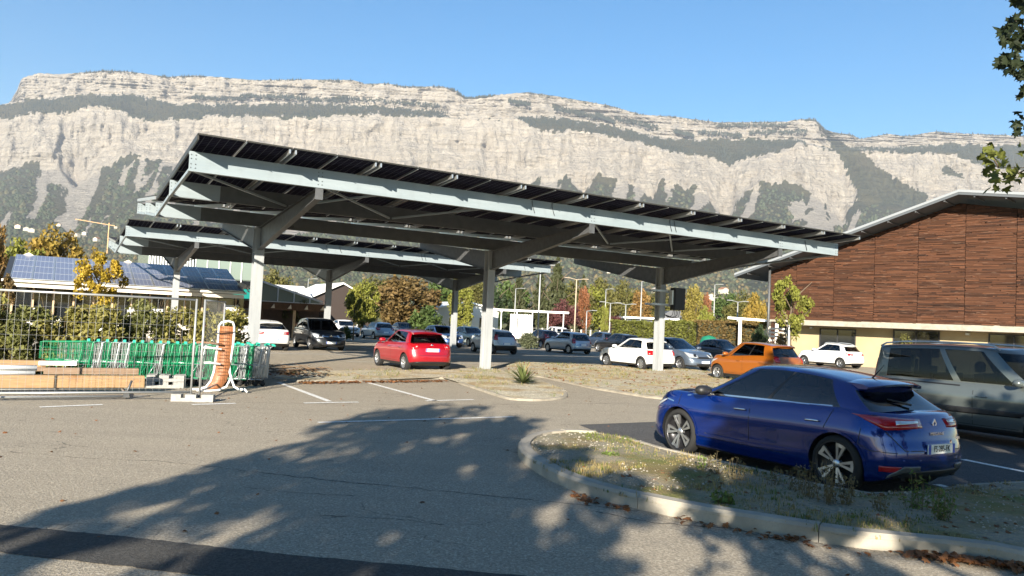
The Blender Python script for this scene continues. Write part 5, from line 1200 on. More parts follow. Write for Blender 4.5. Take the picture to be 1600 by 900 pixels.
S_C3 = dict(L=3.85, W=1.67, H=1.47, wb=2.44, fo=.80, wr=.295, paint=SILV, wheels='cap', tl=(.70, 1.02), tl_in=.78, tl_fore=.18, tl_style='vertical', wt_k=.70)
car('parked_car', 'silver older hatchback in the shade behind the yucca', 'car', S_C3, (3.85, 51.75, 0), HN)
S_207 = dict(L=4.03, W=1.75, H=1.47, wb=2.54, fo=.85, wr=.305, paint=paint('pale_blue_silver', (.36, .43, .50), .5, .35), wheels='five', tl=(.76, 1.0), tl_in=.62, tl_fore=.36)
car('parked_car', 'pale blue silver hatchback in the far row left of the red car roof', 'car', S_207, (-10.9, 63.5, 0), HN)
S_DS = dict(L=3.95, W=1.71, H=1.48, wb=2.46, fo=.84, wr=.315, paint=paint('royal_blue_paint', (.02, .055, .16), .4, .32), wheels='five', hl=(.62, .82), roof_paint=None, glass=GLASS_D)
car('parked_car', 'royal blue hatchback facing the camera, just behind the red car', 'car', S_DS, (-4.6, 53.0, 0), HS_)
# further rows, small in the picture
def far_car(label, px, py_c, Y, S, head):
    p = AT(px, 500, Y); return car('parked_car', label, 'car', S, (p.x, Y, 0), head)[0]
far_car('pale mint hatchback half hidden by the silver white city car', 738, 520, 57, dict(paint=paint('mint_paint', (.38, .45, .44), .2, .35), wheels='cap', L=3.7, W=1.66), HS_)
far_car('dark maroon hatchback showing its rear behind the grey shrub', 846, 520, 62, dict(paint=paint('maroon_paint', (.05, .008, .012), .3, .35), tl=(.78, 1.1), tl_in=.6, glass=GLASS_D), HN)
far_car('black estate car parked to the right of the older silver hatchback', 968, 525, 57, dict(paint=paint('black_paint', (.012, .012, .014), .2, .3), L=4.4, W=1.78, glass=GLASS_D, tl=(.78, 1.02)), HN)
far_car('dark blue car peeking between the silver hatchback and the black estate', 938, 520, 66, dict(paint=paint('dusk_blue_paint', (.03, .05, .09), .4, .35)), HN)
far_car('white car behind the small round bush in the far row', 540, 512, 68, dict(paint=WHITEP), HS_)
far_car('grey saloon in the far row right of the pale blue silver hatchback', 632, 515, 70, dict(S_SED, paint=DARKG), HS_)
far_car('white delivery car partly hidden behind the upended bench', 372, 508, 42, dict(paint=WHITEP, H=1.62, belt_f=1.02, belt_r=1.06, glass=GLASS_D, plate_z=.7), HN)
far_car('black car glimpsed behind the mesh fence end post', 335, 500, 44, dict(paint=paint('black_paint2', (.014, .014, .016), .2, .3), L=4.3, glass=GLASS_D), HN)
far_car('white compact van behind the black estate and the older silver hatchback', 866, 512, 76, dict(paint=WHITEP, H=1.7, belt_f=1.05, belt_r=1.08), HN)
# ------------------------------------------------------------------ site fence, timber, trolleys, upended bench (left foreground)
FENCEM = mat('fence_zinc', (.36, .365, .36), .4, .5); CONC = mat('block_grey', (.27, .265, .25), .9, noise_s=12, noise_a=.15, bump=.3, bump_s=60)
PF = V((-6.27, 15.4, 0)); FL = 3.5
def fence_panel(label, loc, rz, L, group='mobile site fence panels'):
    t = thing('site_fence', label, 'fence', loc, rz, group)
    mb = MB()
    for x in (0, L): mb.tube([(x, 0, .05), (x, 0, 2.02)], .021, 8)
    for z in (.17, 2.0): mb.tube([(.02, 0, z), (L - .02, 0, z)], .021, 8)
    part('frame', mb, FENCEM, t)
    mb = MB(); nw = int(L / .115)
    for k in range(1, nw): mb.tube([(k * L / nw, 0, .17), (k * L / nw, 0, 2.0)], .0022, 3, caps=False)
    for k in range(1, 7): mb.tube([(.02, .003, .17 + k * 1.83 / 7), (L - .02, .003, .17 + k * 1.83 / 7)], .0026, 3, caps=False)
    part('wire_mesh', mb, FENCEM, t, stuff=True); return t
fence_panel('long mesh fence panel standing before the timber and trolleys', PF - DX * FL, TH, FL)
fence_panel('mesh fence panel seen almost edge on beside the upended bench', PF + V((.12, .12, 0)), HN - .36, 2.1)
def foot(label, loc, rz, n=1):
    t = thing('fence_block', label, 'concrete block', loc, rz, 'concrete fence feet'); mb = MB()
    mb.box((0, 0, .035), (.78, .22, .07))
    for x, w_ in ((-.30, .18), (-.03, .2), (.28, .22)): mb.box((x, 0, .105), (w_, .218, .07))
    part('block', mb, CONC, t)
    mb = MB(); mb.lathe([(.0, .151), (.03, .151), (.03, .14)], (.0, 0, 0), (0, 0, 1), 8); part('socket', mb, INK, t); return t
foot('single grey block holding the corner of the two fence panels', (PF.x + .1, PF.y - .12, .004), TH - .35)
q0 = G(258, 606)
for i in range(2):
    for j in range(2): foot(['lower front', 'lower rear', 'upper front', 'upper rear'][i * 2 + j] + ' grey block in the stack behind the fence', (q0.x + j * -.08, q0.y + j * .26, .004 + i * .145), TH - .2)
n = NT('raw_timber'); c = n.mix(n.rng(n.noise(3, 6, .6, n.map((1.2, 26, 26))), .3, .7), (.22, .135, .07), (.36, .235, .125)); c = n.mix(n.rng(n.noise(2.1, 3), .6, .72), c, (.24, .13, .06)); RAWT = n.done(c, .8, .25)
n = NT('grey_timber'); c = n.mix(n.rng(n.noise(3, 6, .6, n.map((1.2, 26, 26))), .3, .7), (.16, .105, .07), (.28, .20, .14)); GREYT = n.done(c, .85, .2)
def along(px, py, Y, L, w_, h, name, label, cat, mt, grp=None, rz=TH):
    p = AT(px, py, Y); t = thing(name, label, cat, (p.x, p.y, max(.004, p.z)), rz, grp); mb = MB(); mb.box((-L / 2, 0, h / 2), (L, w_, h)); mb2 = part('board', mb, mt, t)
    bm = bmesh.new(); bm.from_mesh(mb2.data); bmesh.ops.bevel(bm, geom=bm.edges[:], offset=.006, segments=1, affect='EDGES'); bm.to_mesh(mb2.data); bm.free(); return t
TG = 'timber lengths lying by the fence'
t = along(224, 605, 16.3, 3.8, .20, .245, 'timber_beam', 'thick pale timber beam, longest and nearest of the stack', 'timber', RAWT, TG)
mb = MB(); mb.box((.003, 0, .12), (.004, .19, .23)); part('end_grain', mb, mat('end_grain', (.52, .36, .18), .8, noise_s=30, noise_a=.2), t)
along(216, 585, 16.7, 1.75, .18, .13, 'timber_plank', 'short grey weathered plank lying on top behind the thick beam', 'timber', GREYT, TG)
along(72, 574, 16.9, 2.2, .22, .15, 'timber_plank', 'flat pale plank at the left edge above the white pipes', 'timber', RAWT, TG)
along(120, 571, 17.1, .72, .14, .09, 'white_board', 'short white board lying above the timber', 'board', WHITE)
along(100, 580, 16.95, 1.3, .16, .08, 'timber_plank', 'dark thin plank under the white board', 'timber', GREYT, TG)
for i in range(2):
    p = AT(58 - 3 * i, 575 + 8 * i, 16.2); t = thing('white_pipe', ['upper', 'lower'][i] + ' white plastic pipe behind the thick beam', 'pipe', p, TH, 'white plastic pipes')
    mb = MB(); mb.lathe([(.045, 0), (.058, 0), (.058, -2.4), (.045, -2.4), (.045, 0)], (0, 0, 0), (1, 0, 0), 14); part('pipe', mb, WHITE, t)
p = G(40, 607); t = thing('timber_bearer', 'dark crosswise timber under the stack by the fence', 'timber', (p.x, p.y + .1, .004), HN, TG); mb = MB(); mb.box((0, 0, .06), (.8, .12, .12)); part('board', mb, GREYT, t)
# second fence panel lying on the ground
p = G(205, 622); t = thing('site_fence', 'mesh fence panel lying flat on the asphalt in front of the timber', 'fence', (p.x, p.y - .15, .03), TH, 'mobile site fence panels')
mb = MB()
for y in (0, .42, 1.0): mb.tube([(-4.2, y, .02 + y * .05), (0, y, .02 + y * .05)], .021, 8)
mb.tube([(0, 0, .02), (-.05, 1.0, .08)], .021, 8); part('frame', mb, FENCEM, t)
mb = MB()
for k in range(34): mb.tube([(-.12 * k, 0, .03), (-.12 * k, 1.0, .07)], .0024, 3, caps=False)
part('wire_mesh', mb, FENCEM, t, stuff=True)
mb = MB(); mb.tube([(-.05, 0, .03), (.02, .02, .20), (.06, .06, .32)], .022, 7); mb.box((-.03, 0, .06), (.10, .10, .12)); mb.tube([(.1, 0, .02), (.4, -.05, .03)], .012, 5); part('coupler', mb, DKSTEEL, t)

# upended bench
p = G(345, 613); t = thing('upended_bench', 'brown and white street bench standing upright on its end', 'bench', (p.x, p.y, .004), TH - .45)
BROWN = mat('rust_brown_seat', (.27, .105, .04), .55, noise_s=6, noise_a=.18); BW = mat('bench_white', (.74, .74, .72), .4)
prof = [(-.42, -.10, .05), (-.30, -.06, .05), (-.16, -.02, .10), (-.07, 0, .24), (-.02, .02, .45), (.0, .03, .75), (.02, .03, 1.05), (.03, .02, 1.30), (.03, 0, 1.46)]
mb = MB(); wv = .32
for x, y, z in prof: pass
vs_ = [V((x - wv / 2 + dx, y + dy, z)) for x, y, z in prof for dx, dy in ((0, 0), (wv, .05), (wv, .075), (0, .025))]
fs_ = [(k * 4 + j, k * 4 + (j + 1) % 4, (k + 1) * 4 + (j + 1) % 4, (k + 1) * 4 + j) for k in range(len(prof) - 1) for j in range(4)]
mb.add(vs_, fs_, 0, True); part('seat', mb, BROWN, t)
mb = MB()
for k in range(1, 16):
    z = .3 + k * .075; mb.box((.0, .0 - .0, z), (.22, .004, .009))
o_ = part('seat_slots', mb, mat('slot_dark', (.13, .05, .02), .8), t, stuff=True); o_.rotation_euler = (0, 0, .155); o_.location = (.0, .012, 0)
L_ = [(x - wv / 2, y, z) for x, y, z in prof]; R__ = [(x + wv / 2, y + .05, z) for x, y, z in prof[4:]]
mb = MB(); mb.tube([(-.62, -.12, .05)] + L_ + [(-.08, .0, 1.54), (.06, .02, 1.58), (.16, .05, 1.55)] + R__[::-1] + [(.20, .06, .28), (.27, .04, .13), (.38, .02, .07), (.52, -.02, .08), (.58, -.03, .02)], .025, 8); part('frame', mb, BW, t)
mb = MB(); mb.tube([(.17, .07, .3), (.10, .05, .12), (-.05, 0, .04), (-.3, -.05, .02), (-.5, -.08, .03)], .024, 8); part('foot', mb, BW, t)
for z, xl in ((1.06, -.55), (.95, -.42), (.62, -.36)):
    mb = MB(); mb.tube([(xl, -.14, z + .02), (xl + .12, -.12, z + .03), (-.02, -.06, z)], .024, 7); part('armrest', mb, BW if z != 1.06 else mat('arm_wood', (.20, .10, .05), .6), t)

# shopping trolleys nested in a row
GREENW = mat('trolley_green', (.003, .20, .085), .4, .1); GREYW = mat('trolley_grey', (.42, .44, .45), .35, .6); TEALH = mat('trolley_handle', (.02, .36, .26), .4)
def trolley_meshes(m1, m2):
    out = []
    def bl_(name, mb, mt): me = mb.mesh(name, mt); fixn(me); out.append((name, me))
    mb = MB(); r = .0034                              # basket: nose is at -x, handle at +x
    A = lambda u, s: V((-.42 + .84 * u, s * (.17 + .09 * u), 0))
    for z0, z1 in ((.52, .58), (.64, .70), (.76, .82), (.88, .97)):
        for s in (-1, 1): mb.tube([A(0, s) + Z * (z0 + .06), A(1, s) + Z * z1], r if z0 != .88 else .008, 4, caps=False)
        mb.tube([A(0, -1) + Z * (z0 + .06), A(0, 1) + Z * (z0 + .06)], r, 4, caps=False)
    for k in range(13):
        u = k / 12
        for s in (-1, 1): mb.tube([A(u, s) + Z * (.58 - .0 * u), A(u, s) + Z * (.94 + .03 * u)], r, 4, caps=False)
        if k % 2 == 0: mb.tube([A(u, -1) + Z * .58, A(u, 1) + Z * .58], r, 4, caps=False)
    for k in range(5): mb.tube([A(0, -1 + k * .5) + Z * .58, A(0, -1 + k * .5) + Z * .94], r, 4, caps=False)
    bl_('basket', mb, m1)
    mb = MB()
    for s in (-1, 1):
        mb.tube([(.52, s * .25, 1.0), (.42, s * .25, .95), (.36, s * .245, .50), (.30, s * .24, .16)], .012, 6); mb.tube([(.36, s * .245, .50), (-.30, s * .20, .56)], .012, 6)
        mb.tube([(.30, s * .24, .16), (-.40, s * .18, .20)], .012, 6); mb.tube([(-.36, s * .18, .20), (-.26, s * .19, .56)], .010, 6); mb.tube([(.10, s * .235, .18), (.28, s * .245, .52)], .007, 5)
    for s in (-1, 1):
        for k in range(5): mb.tube([(.26 + .035 * k, s * .245, .20), (.30 + .035 * k, s * .25, .96)], .0055, 4, caps=False)
    for k in range(7): mb.tube([(.40, -.21 + .07 * k, .22), (.43, -.21 + .07 * k, .98)], .005, 4, caps=False)
    for x, w_ in ((.30, .24), (-.40, .18)): mb.tube([(x, -w_, .18), (x, w_, .18)], .010, 6)
    for k in range(7): mb.tube([(.36 - .01 * k, -.24, .24 + k * .045), (.36 - .01 * k, .24, .24 + k * .045)], .004, 4, caps=False)
    for k in range(6): mb.tube([(.33, -.2 + .08 * k, .2), (.38, -.2 + .08 * k, .52)], .004, 4, caps=False)
    bl_('frame', mb, m1)
    mb = MB(); mb.tube([(.52, -.27, 1.0), (.52, .27, 1.0)], .019, 8); mb.box((.515, .0, 1.01), (.05, .12, .045)); mb.box((.52, -.25, 1.01), (.06, .06, .05)); bl_('handle', mb, m2)
    for x, y in ((.30, .24), (.30, -.24), (-.40, .18), (-.40, -.18)):
        mb = MB(); mb.lathe([(0, -.014), (.055, -.014), (.06, 0), (.055, .014), (0, .014)], (x, y, .062), (0, 1, 0), 10); mb.box((x + .01, y, .13), (.03, .04, .07)); bl_('castor', mb, RUBBER)
    return out
TM = {'g': trolley_meshes(GREENW, TEALH), 's': trolley_meshes(GREYW, TEALH)}
t0 = G(60, 600); t1 = G(424, 603); td = (t1 - t0).normalized(); trz = atan2(td.y, td.x)
pat = 'ggsgssgggsggggsggggsgss'; nT = len(pat); Ltot = (t1 - t0).length - .95
WH = ['first', 'second', 'third', 'fourth', 'fifth', 'sixth', 'seventh', 'eighth', 'ninth', 'tenth', 'eleventh', 'twelfth', 'thirteenth', 'fourteenth', 'fifteenth', 'sixteenth', 'seventeenth', 'eighteenth', 'nineteenth', 'twentieth', 'twenty first', 'twenty second', 'twenty third', 'twenty fourth']
for i, c in enumerate(pat):
    off = .42 + Ltot * i / (nT - 1); p = t0 + td * off
    where = 'at the left end, its whole basket showing' if i == 0 else ('at the right end of the row nearest the white car' if i == nT - 1 else None)
    lab = ('green shopping trolley ' if c == 'g' else 'grey wire shopping trolley ') + (where or (WH[i] + ' from left in the long row by the roses'))
    t = thing('shopping_trolley', lab, 'shopping trolley', (p.x + random.uniform(-.02, .02), p.y + random.uniform(-.02, .02), .004), trz, 'row of nested shopping trolleys')
    for nm, me in TM[c]: inst(nm, me, t)
for i in range(5):
    p = t1 - td * (.5 + .24 * i) + NY * .75; t = thing('shopping_trolley', 'shaded shopping trolley, ' + WH[i] + ' from the right in the short second row behind the bench', 'shopping trolley', (p.x, p.y, .004), trz, 'second row of shopping trolleys')
    for nm, me in TM['g' if i % 2 else 's']: inst(nm, me, t)

# ------------------------------------------------------------------ lamp posts and small structures in the background
LAMPM = mat('lamp_post_grey', (.33, .335, .33), .5, .3); WOODP = mat('pole_wood', (.36, .29, .21), .85, noise_s=5, noise_a=.15)
def lamp(px, top, Y, label, kind='single', m_=LAMPM):
    p = AT(px, top, Y); t = thing('street_lamp', label, 'street lamp', (p.x, Y, 0), TH, 'lamp posts around the car park'); h = p.z; mb = MB(); mb.tube([(0, 0, 0), (0, 0, h * .5), (0, 0, h)], [.075, .06, .045], 8); part('post', mb, m_, t)
    for s in ((1,) if kind == 'single' else (-1, 1)):
        mb = MB(); mb.bar((0, 0, h), (s * .75, 0, h + .1), .05, .05); part('bracket', mb, m_, t); mb = MB(); mb.box((s * .95, 0, h + .1), (.5, .22, .07)); part('lamp_head', mb, m_, t)
lamp(845, 415, 58, 'tall lamp post rising just right of the middle post, before the dark conifers')
lamp(901, 437, 66, 'stout wooden pole with a lamp, between the conifers and the red tree', 'double', WOODP)
lamp(1003, 440, 74, 'tall thin lamp post left of the inverter box')
lamp(947, 452, 95, 'slim lamp post in front of the green meadow patch')
lamp(954, 474, 72, 'low lamp post left of the trimmed hedge', 'double'); lamp(978, 476, 74, 'low lamp post second from the left over the trimmed hedge', 'double'); lamp(917, 486, 78, 'lowest lamp post right of the wooden pole')
lamp(1117, 445, 84, 'lamp post right of the tall golden tree'); lamp(1153, 472, 66, 'short twin headed lamp post near the timber building', 'double'); lamp(806, 451, 90, 'lamp post above the flat white canopy'); lamp(482, 436, 100, 'lamp post above the pale roofed shed')
p0 = AT(1150, 497, 57)
t = thing('white_barrier', 'white height barrier beam on two posts beside the corner column', 'barrier', (p0.x, 57, 0), -.15)
mb = MB(); mb.bar((-.6, 0, p0.z), (3.2, 0, p0.z - .12), .22, .16); part('beam', mb, WHITE, t)
for x in (.3, 2.9):
    mb = MB(); mb.box((x, 0, p0.z / 2), (.22, .22, p0.z - .1)); part('post', mb, CREAM, t)
p0 = AT(1206, 505, 50); t = thing('slatted_screen', 'small pale slatted timber screen left of the young tree', 'screen', (p0.x, 50, 0), -.2)
for k in range(7):
    mb = MB(); mb.box((.45, 0, .75 + k * .25), (1.3, .04, .13)); part('slat', mb, mat('pale_slat', (.52, .46, .38), .8), t)
for x in (-.1, 1.0):
    mb = MB(); mb.box((x, .05, 1.2), (.09, .07, 2.4)); part('post', mb, mat('pale_slat', (.5, .4, .3)), t)
pA = AT(815, 520, 72); pB = AT(965, 512, 78); t = thing('wire_fence', 'low wire fence with pale posts beyond the far row of cars', 'fence', (pA.x, pA.y, 0), atan2(pB.y - pA.y, pB.x - pA.x)); Lf = (pB - pA).length
for k in range(11):
    mb = MB(); mb.box((k * Lf / 10, 0, .75), (.10, .10, 1.5)); part('post', mb, CREAM, t)
mb = MB()
for z in (.3, .6, .9, 1.2, 1.45): mb.tube([(0, 0, z), (Lf, 0, z)], .012, 4)
part('wires', mb, FENCEM, t, stuff=True)
p0 = AT(1097, 515, 56); t = thing('green_bin', 'green recycling bin just visible over the navy saloon', 'bin', (p0.x, 54, 0), 0)
mb = MB(); mb.lathe([(.0, 0), (.5, 0), (.62, 1.2), (.45, 1.5), (0, 1.62)], (0, 0, 0), (0, 0, 1), 16); part('body', mb, mat('bin_green', (.01, .14, .08), .5), t)
# ------------------------------------------------------------------ trees, hedges, weeds, leaves
def leaf_quads(mb, pts, size, rnd, aspect=.62, droop=0.0):
    for p, var in pts:
        n_ = V((rnd.gauss(0, 1), rnd.gauss(0, 1), rnd.gauss(0, 1) + .6)).normalized(); a = n_.orthogonal().normalized(); a = Matrix.Rotation(rnd.uniform(0, 6.28), 3, n_) @ a; b = n_.cross(a)
        s = size * rnd.uniform(.6, 1.35); a = a * s; b = b * s * aspect
        a.z -= droop * s
        q = [p - a, p + b * .9 - a * .1, p + a, p - b * .9 - a * .1]; q = [tuple(v) for v in q]
        o = len(mb.v); mb.v.extend(q); mb.f.append((o, o + 1, o + 2, o + 3)); mb.m.append(0); mb.sm.append(False); mb.col.append(min(1, max(0, var + rnd.gauss(0, .16))))
def crown(kind, seed, n, leaf):
    """unit crown: radius 1, height 0..2 (scaled per tree)"""
    rnd = random.Random(seed); mb = MB(); mb.col = []; pts = []
    if kind == 'cone':
        for k in range(n):
            z = rnd.random() ** 1.25; ang = rnd.uniform(0, 6.283); tier = .75 + .25 * sin(z * 60); rr = (1 - z) ** .85 * tier * (.72 + .28 * sin(ang * 5 + z * 9 + seed)) * sqrt(rnd.uniform(.35, 1)); pts.append((V((cos(ang) * rr, sin(ang) * rr, z * 2 - .12 * rr)), .35 + .45 * rnd.random()))
    else:
        nc = {'round': 46, 'loose': 26, 'column': 40, 'bush': 40, 'spread': 40}[kind]; cl = []
        for k in range(nc):
            while True:
                p = V((rnd.uniform(-1, 1), rnd.uniform(-1, 1), rnd.uniform(-1, 1)))
                if p.length < 1: break
            p = p.normalized() * p.length ** .55 * .80
            if kind == 'column': p.x *= .8; p.y *= .8
            if kind == 'bush': p.z = abs(p.z) * 1.6 - .8
            if kind in ('round', 'spread'):
                w_ = 1 - .35 * max(0, p.z); p.x *= w_; p.y *= w_
            cl.append((p, rnd.uniform(.17, .34) * (.8 if kind == 'loose' else 1), rnd.uniform(.25, .75)))
        for k in range(n):
            c, r, v = rnd.choice(cl); d = V((rnd.gauss(0, 1), rnd.gauss(0, 1), rnd.gauss(0, 1))).normalized() * r * rnd.random() ** .4
            p = c + d; pts.append((V((p.x, p.y, p.z + 1)), v))
    leaf_quads(mb, pts, leaf, rnd, droop=.3 if kind == 'cone' else .1); me = mb.mesh('crown', leaf_mat('leaf_green', (.07, .10, .03))); return me
def trunk_mesh(seed, spread=.5, lean=0.):
    rnd = random.Random(seed); mb = MB()      # unit: height 0..1
    mb.tube([(0, 0, 0), (.01, .0, .2), (-.01 + lean * .3, .01, .45), (.01 + lean * .6, 0, .7), (lean, 0, .95)], [.034, .026, .021, .013, .004], 8)
    for k in range(9):
        z = .30 + .06 * k; a = k * 2.4 + rnd.uniform(-.4, .4); L = spread * rnd.uniform(.5, 1) * (1 - .5 * (z - .3)); mb.tube([(0, 0, z), (cos(a) * L * .4, sin(a) * L * .4, z + .12), (cos(a) * L, sin(a) * L, z + .25)], [.012, .008, .003], 5)
    me = mb.mesh('trunk', mat('bark', (.10, .075, .05), .9, noise_s=14, noise_a=.25)); return me
CR = {'round': [crown('round', s, 5200, .066) for s in (1, 2, 3)], 'loose': [crown('loose', s, 3200, .058) for s in (4, 5)], 'cone': [crown('cone', s, 4200, .075) for s in (6, 7)], 'column': [crown('column', 8, 4200, .062)], 'bush': [crown('bush', s, 3000, .075) for s in (9, 10, 11)], 'dense': [crown('round', 12, 7000, .06)]}
TRK = [trunk_mesh(s) for s in (1, 2)]
def tree(name, label, x, y, h, wd, col, kind, cz=.18, group=None, seed=0, cat='tree', wy=None, rz=None):
    t = thing(name, label, cat, (x, y, 0), seed * 1.3 if rz is None else rz, group)
    if cat != 'hedge' and kind != 'bush':
        o = inst('trunk', TRK[seed % 2], t, (0, 0, 0), 0, (min(h, wd * 1.15) * .9, min(h, wd * 1.15) * .9, h * .92))
    c = inst('crown', CR[kind][seed % len(CR[kind])], t, (0, 0, h * cz), 0, (wd / 2, (wy or wd) / 2, h * (1 - cz) / 2)); c.material_slots[0].link = 'OBJECT'; c.material_slots[0].material = col; return t
GOLD = leaf_mat('leaf_gold', (.26, .175, .035)); AMBER = leaf_mat('leaf_amber', (.23, .13, .04)); YELG = leaf_mat('leaf_yellow_green', (.19, .19, .035)); OLIVE = leaf_mat('leaf_olive', (.115, .105, .03)); RUST = leaf_mat('leaf_rust', (.155, .10, .038)); DGREEN = leaf_mat('leaf_dark_green', (.035, .055, .022)); CONI = leaf_mat('needle_green', (.06, .065, .028)); MAROON = leaf_mat('leaf_maroon', (.11, .04, .04)); REDOR = leaf_mat('leaf_red_orange', (.23, .09, .04)); HEDGEG = leaf_mat('leaf_hedge', (.12, .125, .025)); GREEN = leaf_mat('leaf_mid_green', (.075, .11, .03)); YELLOW = leaf_mat('leaf_bright_yellow', (.38, .26, .03))
def T(name, label, px, top, Y, wpx, col, kind, cz=.18, seed=0, group=None, cat='tree'):
    p = AT(px, top, Y); return tree(name, label, p.x, Y, p.z, wpx / FPX * Y, col, kind, cz, group, seed, cat)
BG = 'trees behind the car park'
T('golden_tree', 'large golden orange tree behind the solar roofed shop', 92, 345, 72, 92, GOLD, 'round', .1, 0, BG)
T('golden_tree', 'yellow green rounded tree left of the large golden one', 34, 368, 68, 84, YELG, 'round', .1, 1, BG)
T('golden_tree', 'amber tree cut by the left edge of the picture', -12, 330, 60, 60, AMBER, 'round', .1, 2, BG)
T('golden_tree', 'small yellow tree right of the large golden one', 150, 380, 84, 50, GOLD, 'loose', .1, 0, BG)
T('russet_tree', 'russet leaved tree low at the left edge before the shop', -4, 398, 30, 60, RUST, 'loose', .15, 1)
T('young_yellow_tree', 'young yellow leaved tree with bare trunk before the solar roof', 160, 388, 27, 84, YELLOW, 'loose', .42, 0)
T('yellow_shrub', 'yellow leaved shrub in front of the shop glazing', 163, 446, 25, 62, YELLOW, 'bush', .05, 1, None, 'shrub')
T('olive_tree', 'broad olive tree above the white lean to', 432, 418, 110, 60, OLIVE, 'round', .1, 1, BG)
T('olive_tree', 'small olive tree left of the gabled house', 395, 425, 120, 44, OLIVE, 'round', .1, 2, BG)
T('thin_tree', 'thin young olive tree right of the second carport post', 462, 452, 56, 46, OLIVE, 'loose', .25, 0)
T('yellow_green_tree', 'yellow green tree over the far row of cars', 572, 432, 66, 62, YELG, 'round', .12, 0, BG)
T('yellow_green_tree', 'small bright yellow green staked tree before the rusty tree', 556, 452, 58, 38, YELG, 'loose', .30, 1, BG)
T('rusty_tree', 'big rusty brown broad tree, widest of the far row', 640, 428, 80, 130, RUST, 'dense', .05, 0, BG)
T('green_tree', 'green bushy tree at the foot of the rusty one', 668, 465, 72, 70, GREEN, 'bush', .03, 0, BG)
T('yellow_green_tree', 'yellow green tree right of the far carport post', 722, 440, 82, 50, YELG, 'round', .1, 2, BG)
T('dark_tree', 'dark green tree right of the middle post', 778, 440, 100, 56, DGREEN, 'loose', .1, 1, BG)
T('olive_tree', 'olive tree behind the middle carport post', 748, 430, 110, 56, OLIVE, 'round', .1, 0, BG)
for i, (px, tp, wp, lab) in enumerate(((812, 425, 62, 'tall dark conifer left of the lamp post'), (872, 404, 78, 'tallest dark conifer right of the lamp post'), (912, 432, 52, 'dark conifer behind the wooden pole'), (846, 420, 60, 'dark conifer straight behind the tall lamp post'))):
    T('conifer', lab, px, tp, 112 + 4 * i, wp, CONI, 'cone', .02, i, 'dark conifers')
T('maroon_tree', 'maroon leaved tree below the conifers', 884, 466, 90, 56, MAROON, 'round', .08, 1, BG)
T('red_tree', 'red orange tree right of the wooden pole', 913, 448, 96, 32, REDOR, 'column', .1, 0, BG)
T('maroon_tree', 'purple brown bush right of the low lamp posts', 962, 482, 92, 50, MAROON, 'bush', .05, 2, BG)
T('yellow_green_tree', 'bright yellow green bush between two low lamp posts', 946, 478, 80, 18, YELG, 'column', .05, 0, BG)
T('amber_tree', 'amber tree behind the tall thin lamp post', 1002, 452, 108, 50, AMBER, 'column', .1, 0, BG)
T('olive_tree', 'olive tree on the meadow edge left of the inverter post', 978, 436, 150, 60, OLIVE, 'round', .1, 1, BG)
T('olive_tree', 'olive tree under the carport edge right of the conifers', 940, 432, 160, 56, OLIVE, 'round', .1, 2, BG)
T('golden_tree', 'tall golden tree right of the inverter box', 1085, 445, 92, 48, leaf_mat('leaf_pale_gold', (.22, .175, .04)), 'column', .08, 0, BG)
T('red_tree', 'red orange tree beside the tall golden one', 1104, 458, 98, 26, REDOR, 'column', .1, 0, BG)
T('yellow_green_tree', 'yellow green tree in front of the tall golden tree', 1104, 476, 82, 34, YELG, 'round', .05, 1, BG)
T('golden_tree', 'golden tree left of the corner column', 1182, 455, 72, 44, GOLD, 'round', .1, 1, BG)
T('olive_tree', 'pale olive tree behind the golden tree by the column', 1150, 462, 120, 50, OLIVE, 'round', .1, 0, BG)
T('dark_shrub', 'dark green shrub at the foot of the corner column', 1188, 494, 54, 36, DGREEN, 'bush', .02, 0, None, 'shrub')
T('rusty_shrub', 'low rusty shrub by the slatted screen', 1222, 512, 47, 36, RUST, 'bush', .02, 1, None, 'shrub')
t = T('young_tree', 'young staked tree with yellowing leaves before the timber wall', 1238, 424, 44, 74, YELG, 'loose', .28, 1)
for dx in (-.35, .35):
    mb = MB(); mb.tube([(dx, .1, 0), (dx, .1, 2.6)], .05, 6); part('stake', mb, CREAM, t)
T('grey_shrub', 'grey green shrub beside the silver older hatchback', 826, 512, 56, 40, leaf_mat('leaf_grey_green', (.12, .13, .075)), 'bush', .02, 2, None, 'shrub')
T('round_bush', 'round green bush in the far row of parked cars', 540, 503, 55, 26, GREEN, 'bush', .02, 0, None, 'shrub')
T('window_plant', 'small rose bush behind the van roof before the dark window', 1415, 512, 30, 34, OLIVE, 'bush', .3, 1, None, 'shrub')
for i, (a, b, col, lab) in enumerate(((955, 1025, HEDGEG, 'trimmed yellow green hedge left of the inverter post'), (1022, 1092, HEDGEG, 'trimmed yellow green hedge right of the inverter post'), (1088, 1184, leaf_mat('leaf_brown_hedge', (.15, .10, .035)), 'browner hedge between the golden trees and the barrier'))):
    Y = 61 - i; pa = AT(a, 502, Y); pb = AT(b, 502, Y); t = thing('hedge', lab, 'hedge', ((pa.x + pb.x) / 2, Y, 0), -.02, 'hedges behind the car park'); rnd = random.Random(i); mb = MB(); mb.col = []; pts = []; w_ = pb.x - pa.x
    for k in range(3600):
        f = rnd.random(); x = rnd.uniform(-w_ / 2, w_ / 2); hh = pa.z * (1 + .03 * noise.noise(V((x, i, 0))))
        if f < .6: pts.append((V((x, -.6 + rnd.gauss(0, .06), rnd.uniform(.05, hh))), .5 + .4 * noise.noise(V((x * 1.5, 2, i)))))
        else: pts.append((V((x, rnd.uniform(-.6, .7), hh + rnd.gauss(0, .06))), .6))
    leaf_quads(mb, pts, .10, rnd); part('foliage', mb, col, t, recalc=False); mb = MB(); mb.box((0, .05, pa.z / 2 - .05), (w_ - .2, 1.0, pa.z - .15)); part('inner_mass', mb, mat('hedge_core', (.03, .03, .012), .9), t)

